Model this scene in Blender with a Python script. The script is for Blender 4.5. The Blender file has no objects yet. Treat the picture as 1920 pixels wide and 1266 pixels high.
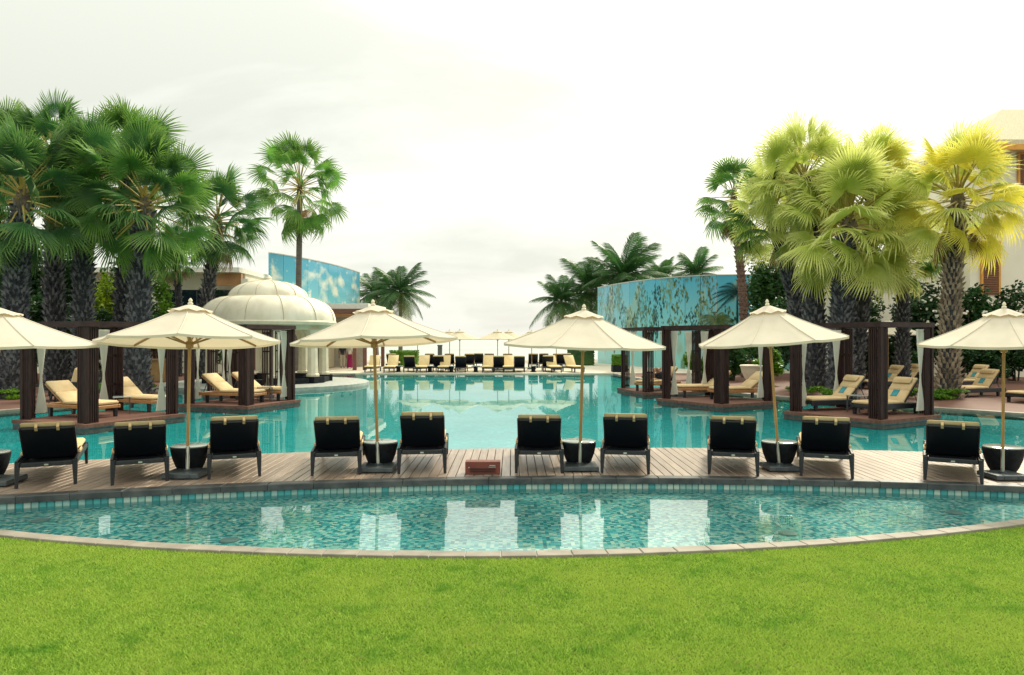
import bpy, math, random
import numpy as np
from math import sin, cos, pi, radians, sqrt
from mathutils import Vector, Matrix

random.seed(7)
rng = np.random.default_rng(7)
scene = bpy.context.scene
COL = scene.collection

# ------------------------------------------------------------------ camera
CAM_H = 2.05
FPX = 1384.0                       # focal length in pixels of the 1920 px wide photograph
cam_data = bpy.data.cameras.new('camera')
cam = bpy.data.objects.new('camera', cam_data)
COL.objects.link(cam)
cam.location = (0, 0, CAM_H)
cam.rotation_euler = (radians(90), 0, 0)
cam_data.sensor_width = 36.0
cam_data.lens = 36.0 * FPX / 1920.0
cam_data.clip_start = 0.1
cam_data.clip_end = 20000
scene.camera = cam

def at(px, py, z=0.0):
    """ground point (height z) that the photograph shows at pixel px, py"""
    d = FPX * (CAM_H - z) / (py - 633.0)
    return ((px - 960.0) * d / FPX, d)

def atd(px, d):
    return (px - 960.0) * d / FPX

def zat(py, d):
    return CAM_H + (633.0 - py) * d / FPX

# ------------------------------------------------------------------ sky and sun
SUN_EL = radians(38)
SUN_AZ = radians(32)               # to the right of the view axis, ahead of the camera
sun_dir = Vector((sin(SUN_AZ) * cos(SUN_EL), cos(SUN_AZ) * cos(SUN_EL), sin(SUN_EL)))

world = bpy.data.worlds.new('World')
scene.world = world
world.use_nodes = True
wn = world.node_tree.nodes; wl = world.node_tree.links
wn.clear()

def nd(nodes, typ, **kw):
    n = nodes.new(typ)
    for k, v in kw.items():
        setattr(n, k, v)
    return n

def build_world():
    out = nd(wn, 'ShaderNodeOutputWorld')
    bg = nd(wn, 'ShaderNodeBackground')
    tc = nd(wn, 'ShaderNodeTexCoord')
    sky = nd(wn, 'ShaderNodeTexSky', sky_type='NISHITA', sun_disc=False)
    sky.sun_elevation = SUN_EL
    sky.sun_rotation = SUN_AZ
    sky.dust_density = 2.0
    skym = nd(wn, 'ShaderNodeVectorMath', operation='SCALE'); skym.inputs['Scale'].default_value = 0.09
    wl.new(sky.outputs[0], skym.inputs[0])
    # cloud layer on a plane above: direction divided by height
    sep = nd(wn, 'ShaderNodeSeparateXYZ'); wl.new(tc.outputs['Generated'], sep.inputs[0])
    zc = nd(wn, 'ShaderNodeMath', operation='MAXIMUM'); wl.new(sep.outputs[2], zc.inputs[0]); zc.inputs[1].default_value = 0.0
    za = nd(wn, 'ShaderNodeMath', operation='ADD'); wl.new(zc.outputs[0], za.inputs[0]); za.inputs[1].default_value = 0.20
    dx = nd(wn, 'ShaderNodeMath', operation='DIVIDE'); wl.new(sep.outputs[0], dx.inputs[0]); wl.new(za.outputs[0], dx.inputs[1])
    dy = nd(wn, 'ShaderNodeMath', operation='DIVIDE'); wl.new(sep.outputs[1], dy.inputs[0]); wl.new(za.outputs[0], dy.inputs[1])
    cmb = nd(wn, 'ShaderNodeCombineXYZ'); wl.new(dx.outputs[0], cmb.inputs[0]); wl.new(dy.outputs[0], cmb.inputs[1])
    mp = nd(wn, 'ShaderNodeMapping'); mp.inputs['Scale'].default_value = (0.8, 1.15, 1); mp.inputs['Location'].default_value = (3.1, 1.7, 0)
    wl.new(cmb.outputs[0], mp.inputs[0])
    n1 = nd(wn, 'ShaderNodeTexNoise'); n1.inputs['Scale'].default_value = 1.0; n1.inputs['Detail'].default_value = 7; n1.inputs['Roughness'].default_value = 0.55
    n1.inputs['Distortion'].default_value = 0.35
    wl.new(mp.outputs[0], n1.inputs['Vector'])
    cr = nd(wn, 'ShaderNodeValToRGB')
    e = cr.color_ramp.elements
    e[0].position = 0.38; e[0].color = (0.392, 0.402, 0.350, 1)
    e[1].position = 0.62; e[1].color = (0.59, 0.588, 0.525, 1)
    wl.new(n1.outputs[0], cr.inputs[0])
    # heaped cloud tops close to the horizon
    mp2 = nd(wn, 'ShaderNodeMapping'); mp2.inputs['Scale'].default_value = (7, 7, 15)
    wl.new(tc.outputs['Generated'], mp2.inputs[0])
    n2 = nd(wn, 'ShaderNodeTexNoise'); n2.inputs['Scale'].default_value = 1.0; n2.inputs['Detail'].default_value = 5
    wl.new(mp2.outputs[0], n2.inputs['Vector'])
    r2 = nd(wn, 'ShaderNodeValToRGB'); r2.color_ramp.elements[0].color = (0.62, 0.62, 0.62, 1); r2.color_ramp.elements[0].position = 0.47; r2.color_ramp.elements[1].position = 0.56
    wl.new(n2.outputs[0], r2.inputs[0])
    fz = nd(wn, 'ShaderNodeMapRange'); fz.inputs[1].default_value = 0.0; fz.inputs[2].default_value = 0.20; fz.inputs[3].default_value = 1.0; fz.inputs[4].default_value = 0.0
    wl.new(sep.outputs[2], fz.inputs[0])
    m2 = nd(wn, 'ShaderNodeMath', operation='MULTIPLY'); wl.new(r2.outputs[0], m2.inputs[0]); wl.new(fz.outputs[0], m2.inputs[1])
    hz = nd(wn, 'ShaderNodeMix', data_type='RGBA'); wl.new(m2.outputs[0], hz.inputs[0]); wl.new(cr.outputs[0], hz.inputs[6]); hz.inputs[7].default_value = (0.59, 0.595, 0.54, 1)
    # overcast brightening towards the zenith
    g = nd(wn, 'ShaderNodeMath', operation='MULTIPLY_ADD'); wl.new(zc.outputs[0], g.inputs[0]); g.inputs[1].default_value = 1.15; g.inputs[2].default_value = 0.88
    cs = nd(wn, 'ShaderNodeVectorMath', operation='SCALE'); wl.new(hz.outputs[2], cs.inputs[0]); wl.new(g.outputs[0], cs.inputs['Scale'])
    # thin cloud glowing round the veiled sun
    dt = nd(wn, 'ShaderNodeVectorMath', operation='DOT_PRODUCT'); wl.new(tc.outputs['Generated'], dt.inputs[0]); dt.inputs[1].default_value = sun_dir
    dm = nd(wn, 'ShaderNodeMath', operation='MAXIMUM'); wl.new(dt.outputs['Value'], dm.inputs[0]); dm.inputs[1].default_value = 0
    pw = nd(wn, 'ShaderNodeMath', operation='POWER'); wl.new(dm.outputs[0], pw.inputs[0]); pw.inputs[1].default_value = 15
    gl = nd(wn, 'ShaderNodeVectorMath', operation='SCALE'); gl.inputs[0].default_value = (0.80, 0.66, 0.30); wl.new(pw.outputs[0], gl.inputs['Scale'])
    ad = nd(wn, 'ShaderNodeVectorMath', operation='ADD'); wl.new(cs.outputs[0], ad.inputs[0]); wl.new(gl.outputs[0], ad.inputs[1])
    mx = nd(wn, 'ShaderNodeMix', data_type='RGBA'); mx.inputs[0].default_value = 0.94
    wl.new(skym.outputs[0], mx.inputs[6]); wl.new(ad.outputs[0], mx.inputs[7])
    wl.new(mx.outputs[2], bg.inputs[0]); bg.inputs[1].default_value = 1.0
    wl.new(bg.outputs[0], out.inputs[0])
build_world()

sun_data = bpy.data.lights.new('sun', 'SUN')
sun_data.energy = 2.2
sun_data.angle = radians(12)
sun_data.color = (1.0, 0.92, 0.74)
sun = bpy.data.objects.new('sun', sun_data)
COL.objects.link(sun)
sun.rotation_euler = (-sun_dir).to_track_quat('-Z', 'Y').to_euler()
sun.location = (20, 20, 40)

vs = scene.view_settings
vs.view_transform = 'Standard'; vs.look = 'None'; vs.exposure = 0.90; vs.gamma = 1.0; vs.use_curve_mapping = False
scene.render.engine = 'CYCLES'
scene.cycles.use_denoising = True
scene.cycles.max_bounces = 8
scene.cycles.transparent_max_bounces = 12
scene.cycles.caustics_reflective = False
scene.cycles.caustics_refractive = False

# ------------------------------------------------------------------ materials
MATS = {}
def material(name, c1, c2=None, rough=0.6, scale=6.0, bump=0.0, bscale=40.0, stretch=(1, 1, 1), translucent=0.0, tcol=None,
             metallic=0.0, rand=0.0, spec=0.5, detail=4.0, objspace=True, rampw=(0.35, 0.65), coat=0.0):
    """plain procedural surface: noise between two colours, per-object variation, fine relief"""
    m = bpy.data.materials.new(name); m.use_nodes = True
    n = m.node_tree.nodes; l = m.node_tree.links
    b = n['Principled BSDF']; o = n['Material Output']
    b.inputs['Roughness'].default_value = rough
    b.inputs['Metallic'].default_value = metallic
    b.inputs['Specular IOR Level'].default_value = spec
    b.inputs['Coat Weight'].default_value = coat
    tc = n.new('ShaderNodeTexCoord')
    mp = n.new('ShaderNodeMapping'); mp.inputs['Scale'].default_value = stretch
    if objspace:
        l.new(tc.outputs['Object'], mp.inputs[0])
    else:
        ge = n.new('ShaderNodeNewGeometry'); l.new(ge.outputs['Position'], mp.inputs[0])
    no = n.new('ShaderNodeTexNoise'); no.inputs['Scale'].default_value = scale; no.inputs['Detail'].default_value = detail
    l.new(mp.outputs[0], no.inputs['Vector'])
    cr = n.new('ShaderNodeValToRGB')
    cr.color_ramp.elements[0].position = rampw[0]; cr.color_ramp.elements[1].position = rampw[1]
    cr.color_ramp.elements[0].color = (*c1, 1); cr.color_ramp.elements[1].color = (*(c2 or c1), 1)
    l.new(no.outputs[0], cr.inputs[0])
    colout = cr.outputs[0]
    if rand > 0:
        oi = n.new('ShaderNodeObjectInfo')
        mr = n.new('ShaderNodeMapRange'); mr.inputs[3].default_value = 1 - rand; mr.inputs[4].default_value = 1 + rand
        l.new(oi.outputs['Random'], mr.inputs[0])
        sc = n.new('ShaderNodeVectorMath'); sc.operation = 'SCALE'
        l.new(colout, sc.inputs[0]); l.new(mr.outputs[0], sc.inputs['Scale'])
        colout = sc.outputs[0]
    l.new(colout, b.inputs['Base Color'])
    if bump > 0:
        nb = n.new('ShaderNodeTexNoise'); nb.inputs['Scale'].default_value = bscale; nb.inputs['Detail'].default_value = 3
        l.new(mp.outputs[0], nb.inputs['Vector'])
        bp = n.new('ShaderNodeBump'); bp.inputs['Strength'].default_value = bump; bp.inputs['Distance'].default_value = 0.02
        l.new(nb.outputs[0], bp.inputs['Height']); l.new(bp.outputs[0], b.inputs['Normal'])
    if translucent > 0:
        t = n.new('ShaderNodeBsdfTranslucent')
        if tcol is None:
            l.new(colout, t.inputs[0])
        else:
            t.inputs[0].default_value = (*tcol, 1)
        ms = n.new('ShaderNodeMixShader'); ms.inputs[0].default_value = translucent
        l.new(b.outputs[0], ms.inputs[1]); l.new(t.outputs[0], ms.inputs[2]); l.new(ms.outputs[0], o.inputs[0])
    MATS[name] = m
    return m

def weave(name, c1, c2, sx, sy, rough=0.5):
    """basket weave of two crossing strand directions"""
    m = bpy.data.materials.new(name); m.use_nodes = True
    n = m.node_tree.nodes; l = m.node_tree.links; b = n['Principled BSDF']
    tc = n.new('ShaderNodeTexCoord')
    w1 = n.new('ShaderNodeTexWave'); w1.bands_direction = 'X'; w1.inputs['Scale'].default_value = sx
    w2 = n.new('ShaderNodeTexWave'); w2.bands_direction = 'Z'; w2.inputs['Scale'].default_value = sy
    l.new(tc.outputs['Object'], w1.inputs[0]); l.new(tc.outputs['Object'], w2.inputs[0])
    mu = n.new('ShaderNodeMath'); mu.operation = 'MULTIPLY'; l.new(w1.outputs[1], mu.inputs[0]); l.new(w2.outputs[1], mu.inputs[1])
    cr = n.new('ShaderNodeValToRGB'); cr.color_ramp.elements[0].color = (*c1, 1); cr.color_ramp.elements[1].color = (*c2, 1)
    l.new(mu.outputs[0], cr.inputs[0]); l.new(cr.outputs[0], b.inputs['Base Color'])
    bp = n.new('ShaderNodeBump'); bp.inputs['Strength'].default_value = 0.5; bp.inputs['Distance'].default_value = 0.004
    l.new(mu.outputs[0], bp.inputs['Height']); l.new(bp.outputs[0], b.inputs['Normal'])
    b.inputs['Roughness'].default_value = rough
    b.inputs['Specular IOR Level'].default_value = 0.3
    MATS[name] = m
    return m

def mosaic(name, tile, cols, grout=(0.35, 0.5, 0.48), gw=0.06, rough=0.25):
    """small square glass tiles in mixed colours, world-aligned"""
    m = bpy.data.materials.new(name); m.use_nodes = True
    n = m.node_tree.nodes; l = m.node_tree.links; b = n['Principled BSDF']
    ge = n.new('ShaderNodeNewGeometry')
    sc = n.new('ShaderNodeVectorMath'); sc.operation = 'SCALE'; sc.inputs['Scale'].default_value = 1.0 / tile
    l.new(ge.outputs['Position'], sc.inputs[0])
    of = n.new('ShaderNodeVectorMath'); of.operation = 'ADD'; of.inputs[1].default_value = (0.37, 0.21, 0.43)
    l.new(sc.outputs[0], of.inputs[0])
    fl = n.new('ShaderNodeVectorMath'); fl.operation = 'FLOOR'; l.new(of.outputs[0], fl.inputs[0])
    wn_ = n.new('ShaderNodeTexWhiteNoise'); wn_.noise_dimensions = '3D'; l.new(fl.outputs[0], wn_.inputs[0])
    cr = n.new('ShaderNodeValToRGB'); cr.color_ramp.interpolation = 'CONSTANT'
    els = cr.color_ramp.elements
    while len(els) < len(cols): els.new(0.5)
    for i, (p, c) in enumerate(cols):
        els[i].position = p; els[i].color = (*c, 1)
    l.new(wn_.outputs[0], cr.inputs[0])
    no = n.new('ShaderNodeTexNoise'); no.inputs['Scale'].default_value = 0.6; l.new(ge.outputs['Position'], no.inputs['Vector'])
    mr = n.new('ShaderNodeMapRange'); mr.inputs[1].default_value = 0.3; mr.inputs[2].default_value = 0.7; mr.inputs[3].default_value = 0.86; mr.inputs[4].default_value = 1.14
    l.new(no.outputs[0], mr.inputs[0])
    s2 = n.new('ShaderNodeVectorMath'); s2.operation = 'SCALE'; l.new(cr.outputs[0], s2.inputs[0]); l.new(mr.outputs[0], s2.inputs['Scale'])
    fr = n.new('ShaderNodeVectorMath'); fr.operation = 'FRACTION'; l.new(of.outputs[0], fr.inputs[0])
    sp = n.new('ShaderNodeSeparateXYZ'); l.new(fr.outputs[0], sp.inputs[0])
    mn = n.new('ShaderNodeMath'); mn.operation = 'MINIMUM'; l.new(sp.outputs[0], mn.inputs[0]); l.new(sp.outputs[1], mn.inputs[1])
    lt = n.new('ShaderNodeMath'); lt.operation = 'LESS_THAN'; l.new(mn.outputs[0], lt.inputs[0]); lt.inputs[1].default_value = gw
    mx = n.new('ShaderNodeMix'); mx.data_type = 'RGBA'; l.new(lt.outputs[0], mx.inputs[0]); l.new(s2.outputs[0], mx.inputs[6]); mx.inputs[7].default_value = (*grout, 1)
    l.new(mx.outputs[2], b.inputs['Base Color'])
    b.inputs['Roughness'].default_value = rough
    MATS[name] = m
    return m

def water(name, tint, bump, scale, ior=1.5, rough=0.0, stretch=(1, 1, 1)):
    """clear sheet: Fresnel mirror over a lightly tinted see-through layer, small ripples"""
    m = bpy.data.materials.new(name); m.use_nodes = True
    n = m.node_tree.nodes; l = m.node_tree.links
    n.remove(n['Principled BSDF']); o = n['Material Output']
    ge = n.new('ShaderNodeNewGeometry')
    mp = n.new('ShaderNodeMapping'); mp.inputs['Scale'].default_value = stretch; l.new(ge.outputs['Position'], mp.inputs[0])
    no = n.new('ShaderNodeTexNoise'); no.inputs['Scale'].default_value = scale; no.inputs['Detail'].default_value = 3; no.inputs['Distortion'].default_value = 0.6
    l.new(mp.outputs[0], no.inputs['Vector'])
    bp = n.new('ShaderNodeBump'); bp.inputs['Strength'].default_value = bump; bp.inputs['Distance'].default_value = 0.05
    l.new(no.outputs[0], bp.inputs['Height'])
    fr = n.new('ShaderNodeFresnel'); l.new(bp.outputs[0], fr.inputs[1])
    # a thin sheet mirrors the same from both sides
    im = n.new('ShaderNodeMix'); im.inputs[2].default_value = ior; im.inputs[3].default_value = 1.0 / ior
    l.new(ge.outputs['Backfacing'], im.inputs[0]); l.new(im.outputs[0], fr.inputs[0])
    gl = n.new('ShaderNodeBsdfGlossy'); gl.inputs['Roughness'].default_value = rough; l.new(bp.outputs[0], gl.inputs['Normal'])
    tr = n.new('ShaderNodeBsdfTransparent'); tr.inputs[0].default_value = (*tint, 1)
    ms = n.new('ShaderNodeMixShader'); l.new(fr.outputs[0], ms.inputs[0]); l.new(tr.outputs[0], ms.inputs[1]); l.new(gl.outputs[0], ms.inputs[2])
    l.new(ms.outputs[0], o.inputs[0])
    MATS[name] = m
    return m

# wood and stone
material('deck_board', (0.265, 0.190, 0.140), (0.385, 0.300, 0.235), rough=0.33, scale=3, stretch=(6, 0.5, 6), bump=0.12, bscale=30, rand=0.16, spec=1.0)
material('deck_base', (0.03, 0.022, 0.02), rough=0.9)
material('coping_dark', (0.028, 0.034, 0.038), (0.075, 0.078, 0.076), rough=0.45, scale=5, rand=0.12, bump=0.1)
material('coping_pale', (0.20, 0.178, 0.142), (0.29, 0.258, 0.208), rough=0.7, scale=4, rand=0.1, bump=0.15)
material('terrace_brown', (0.125, 0.060, 0.044), (0.195, 0.102, 0.076), rough=0.7, spec=0.15, scale=2, stretch=(0.6, 7, 1), bump=0.1, objspace=False)
material('terrace_cream', (0.56, 0.50, 0.38), (0.66, 0.60, 0.47), rough=0.75, scale=1.5, objspace=False)
material('platform_stone', (0.035, 0.065, 0.075), (0.10, 0.145, 0.15), rough=0.5, scale=7, bump=0.1)
material('gazebo_stone', (0.30, 0.32, 0.29), (0.42, 0.44, 0.39), rough=0.5, scale=5)
material('pergola_wood', (0.014, 0.0060, 0.0056), (0.040, 0.0155, 0.0125), rough=0.6, spec=0.2, scale=4, stretch=(6, 6, 0.7), bump=0.1, rand=0.1)
material('beam_wood', (0.022, 0.011, 0.010), (0.048, 0.024, 0.021), rough=0.6, spec=0.2, scale=4, bump=0.1, rand=0.1)
material('teak', (0.34, 0.15, 0.045), (0.46, 0.22, 0.075), rough=0.5, scale=5, stretch=(1, 6, 6), rand=0.1)
material('pole_wood', (0.30, 0.165, 0.045), (0.42, 0.25, 0.085), rough=0.45, scale=5, stretch=(8, 8, 0.8), rand=0.08)
material('brown_paint', (0.13, 0.055, 0.042), (0.17, 0.075, 0.055), rough=0.55, scale=4)
material('red_box', (0.16, 0.035, 0.022), (0.21, 0.052, 0.034), rough=0.5, scale=6)
material('orange_frame', (0.58, 0.26, 0.03), (0.66, 0.32, 0.05), rough=0.5)
material('louver', (0.22, 0.105, 0.060), (0.30, 0.15, 0.09), rough=0.55, scale=5)
# fabric
material('canopy', (0.68, 0.625, 0.505), (0.74, 0.685, 0.565), rough=0.85, scale=2.5, bump=0.25, bscale=4.5, translucent=0.30, tcol=(0.72, 0.62, 0.44), spec=0.2)
material('canopy_far', (0.68, 0.62, 0.46), rough=0.85, translucent=0.3)
material('cushion', (0.57, 0.42, 0.225), (0.65, 0.49, 0.28), rough=0.85, scale=5, bump=0.1, rand=0.05, spec=0.2)
material('cushion_far', (0.70, 0.55, 0.29), (0.76, 0.61, 0.34), rough=0.85, rand=0.05, spec=0.2)
material('curtain', (0.70, 0.69, 0.62), (0.80, 0.78, 0.70), rough=0.9, scale=12, stretch=(1, 1, 0.1), translucent=0.3, spec=0.1)
material('towel_teal', (0.03, 0.20, 0.24), (0.05, 0.28, 0.32), rough=0.9)
weave('rattan', (0.0045, 0.0070, 0.0115), (0.020, 0.027, 0.036), 26, 26, 0.45)
material('rattan_frame', (0.007, 0.009, 0.013), (0.016, 0.019, 0.024), rough=0.42, scale=30, bump=0.1)
material('bowl_dark', (0.007, 0.009, 0.012), (0.016, 0.020, 0.024), spec=0.15, rough=0.7, scale=10, bump=0.15, bscale=60)
material('grey_metal', (0.06, 0.08, 0.09), (0.09, 0.11, 0.12), rough=0.4, metallic=0.3)
material('steel', (0.55, 0.55, 0.5), rough=0.28, metallic=0.9)
material('glass_top', (0.30, 0.36, 0.35), rough=0.12, spec=0.6)
material('drain_grey', (0.16, 0.26, 0.25), (0.22, 0.32, 0.30), rough=0.5)
# buildings
material('dome_cream', (0.66, 0.60, 0.46), (0.80, 0.745, 0.605), rough=0.6, scale=2.2, stretch=(1, 1, 0.35), detail=8, bump=0.08)
material('dome_seam', (0.46, 0.40, 0.28), rough=0.7)
material('column_cream', (0.66, 0.60, 0.44), (0.75, 0.69, 0.53), rough=0.6, scale=3, bump=0.05)
material('wall_white', (0.72, 0.68, 0.54), (0.79, 0.75, 0.62), rough=0.8, scale=0.5, bump=0.04)
material('wall_grey', (0.42, 0.41, 0.37), (0.5, 0.49, 0.44), rough=0.8)
material('roof_white', (0.70, 0.68, 0.60), (0.78, 0.76, 0.68), rough=0.7)
material('roof_thatch', (0.52, 0.43, 0.27), (0.66, 0.57, 0.39), rough=0.9, scale=3, stretch=(6, 6, 1), bump=0.4)
material('wood_panel', (0.40, 0.20, 0.085), (0.50, 0.27, 0.12), rough=0.6, scale=2)
material('dark_glass', (0.010, 0.020, 0.035), rough=0.06, spec=0.9)
material('stone_tan', (0.50, 0.33, 0.14), (0.60, 0.42, 0.20), rough=0.8, scale=4)
# plants
def leafmat(name, a, b, tr, rand=0.25, rough=0.45, sc=1.5, tip=None):
    m = material(name, a, b, rough=rough, scale=sc, translucent=tr, rand=rand, spec=0.35)
    if tip:
        # blades pale towards their finger tips ('tipness' runs 0 at the hub to 1 at the tips)
        n = m.node_tree.nodes; l = m.node_tree.links; b_ = n['Principled BSDF']
        src = b_.inputs['Base Color'].links[0].from_socket
        at_ = n.new('ShaderNodeAttribute'); at_.attribute_name = 'tipness'
        pw = n.new('ShaderNodeMath'); pw.operation = 'POWER'; l.new(at_.outputs['Fac'], pw.inputs[0]); pw.inputs[1].default_value = 2.2
        ml = n.new('ShaderNodeMath'); ml.operation = 'MULTIPLY'; l.new(pw.outputs[0], ml.inputs[0]); ml.inputs[1].default_value = 0.75
        mx = n.new('ShaderNodeMix'); mx.data_type = 'RGBA'; l.new(ml.outputs[0], mx.inputs[0]); l.new(src, mx.inputs[6]); mx.inputs[7].default_value = (*tip, 1)
        l.new(mx.outputs[2], b_.inputs['Base Color'])
        for q in n:
            if q.type == 'BSDF_TRANSLUCENT': l.new(mx.outputs[2], q.inputs[0])
leafmat('fan_leaf_dark', (0.022, 0.105, 0.034), (0.075, 0.225, 0.048), 0.42, 0.35, tip=(0.20, 0.33, 0.075))
leafmat('fan_leaf_mid', (0.036, 0.145, 0.028), (0.130, 0.310, 0.042), 0.45, 0.38, tip=(0.27, 0.40, 0.085))
leafmat('fan_leaf_sunlit', (0.40, 0.50, 0.090), (0.68, 0.74, 0.16), 0.50, 0.16, tip=(0.82, 0.80, 0.36))  # right palms: warm glow of the sun put into the leaf colour
leafmat('fan_leaf_sunlit_yellow', (0.58, 0.55, 0.05), (0.86, 0.78, 0.10), 0.48, 0.2, tip=(0.88, 0.82, 0.22))  # strongest sun glow, painted as yellow leaf colour
leafmat('fan_leaf_brown', (0.22, 0.13, 0.05), (0.34, 0.21, 0.08), 0.25)
leafmat('coco_leaf', (0.016, 0.072, 0.020), (0.060, 0.145, 0.032), 0.3)
leafmat('coco_leaf_pale', (0.10, 0.14, 0.05), (0.20, 0.22, 0.08), 0.3)
leafmat('bush_dark', (0.010, 0.046, 0.015), (0.042, 0.115, 0.026), 0.25, 0.25)
leafmat('bush_mid', (0.025, 0.085, 0.022), (0.06, 0.15, 0.03), 0.25, 0.2)
leafmat('bush_bright', (0.075, 0.20, 0.012), (0.17, 0.34, 0.02), 0.3, 0.15)
leafmat('bush_lime', (0.20, 0.32, 0.01), (0.34, 0.46, 0.02), 0.3, 0.15)
material('flower_white', (0.75, 0.73, 0.62), rough=0.8)
material('shaft_brown', (0.05, 0.04, 0.025), (0.12, 0.10, 0.05), rough=0.9, scale=6, bump=0.4)
material('canopy_seam', (0.66, 0.60, 0.485), rough=0.9)
material('twig', (0.06, 0.045, 0.03), rough=0.9)
material('trunk_bark', (0.012, 0.014, 0.019), (0.050, 0.050, 0.052), rough=0.9, scale=9, bump=0.5, bscale=18)
material('trunk_stub', (0.022, 0.026, 0.034), (0.175, 0.175, 0.185), rough=0.9, scale=5, rampw=(0.4, 0.6))
material('trunk_stub_pale', (0.16, 0.12, 0.08), (0.38, 0.30, 0.21), rough=0.9, scale=5, rampw=(0.4, 0.6))
material('trunk_smooth', (0.10, 0.085, 0.075), (0.17, 0.145, 0.125), rough=0.85, scale=3, stretch=(1, 1, 6), bump=0.3)
material('trunk_red', (0.10, 0.055, 0.045), (0.22, 0.13, 0.10), rough=0.9, scale=5, stretch=(1, 1, 3), bump=0.4)
material('petiole', (0.30, 0.24, 0.05), (0.40, 0.32, 0.07), rough=0.6)
# people
material('skin_tan', (0.33, 0.17, 0.10), (0.38, 0.20, 0.12), rough=0.6)
material('skin_deep', (0.16, 0.08, 0.05), rough=0.6)
material('cloth_navy', (0.02, 0.028, 0.055), rough=0.85)
material('cloth_pale', (0.55, 0.49, 0.38), rough=0.85)
material('cloth_white', (0.72, 0.70, 0.62), rough=0.85)
material('cloth_magenta', (0.30, 0.008, 0.09), rough=0.8)
material('hair', (0.012, 0.009, 0.008), rough=0.7)
# water
mosaic('pool_mosaic', 0.044, [(0.0, (0.010, 0.24, 0.27)), (0.18, (0.035, 0.42, 0.44)), (0.40, (0.14, 0.58, 0.55)), (0.64, (0.33, 0.70, 0.61)), (0.85, (0.60, 0.78, 0.64))])
mosaic('main_mosaic', 0.08, [(0.0, (0.008, 0.58, 0.60)), (0.3, (0.015, 0.65, 0.66)), (0.6, (0.026, 0.70, 0.70)), (0.85, (0.09, 0.76, 0.75))], grout=(0.02, 0.60, 0.60))
material('tile_white', (0.42, 0.54, 0.48), (0.52, 0.60, 0.52), rough=0.25, rand=0.1)
material('tile_teal', (0.05, 0.30, 0.32), (0.09, 0.38, 0.38), rough=0.25, rand=0.2)
material('tile_pale', (0.26, 0.46, 0.43), (0.34, 0.52, 0.47), rough=0.25, rand=0.1)
water('near_water', (0.86, 0.97, 0.97), 0.010, 2.2, ior=3.3)
water('main_water', (0.80, 0.97, 0.97), 0.022, 1.3, ior=5.0, stretch=(1, 0.6, 1))
material('sea', (0.32, 0.36, 0.33), (0.40, 0.44, 0.40), rough=0.35, scale=0.02, objspace=False, spec=0.8)
material('lawn_soil', (0.060, 0.125, 0.010), (0.115, 0.185, 0.016), rough=0.95, scale=3, bump=0.3, objspace=False, spec=0.1)
M = MATS

# ------------------------------------------------------------------ mesh helpers
def link_mesh(name, me, mat, parent=None, loc=(0, 0, 0), rot=(0, 0, 0), scale=(1, 1, 1)):
    o = bpy.data.objects.new(name, me)
    COL.objects.link(o)
    if mat is not None and len(me.materials) == 0:
        me.materials.append(M[mat] if isinstance(mat, str) else mat)
    o.location = loc; o.rotation_euler = rot; o.scale = scale
    if parent is not None: o.parent = parent
    return o

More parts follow.
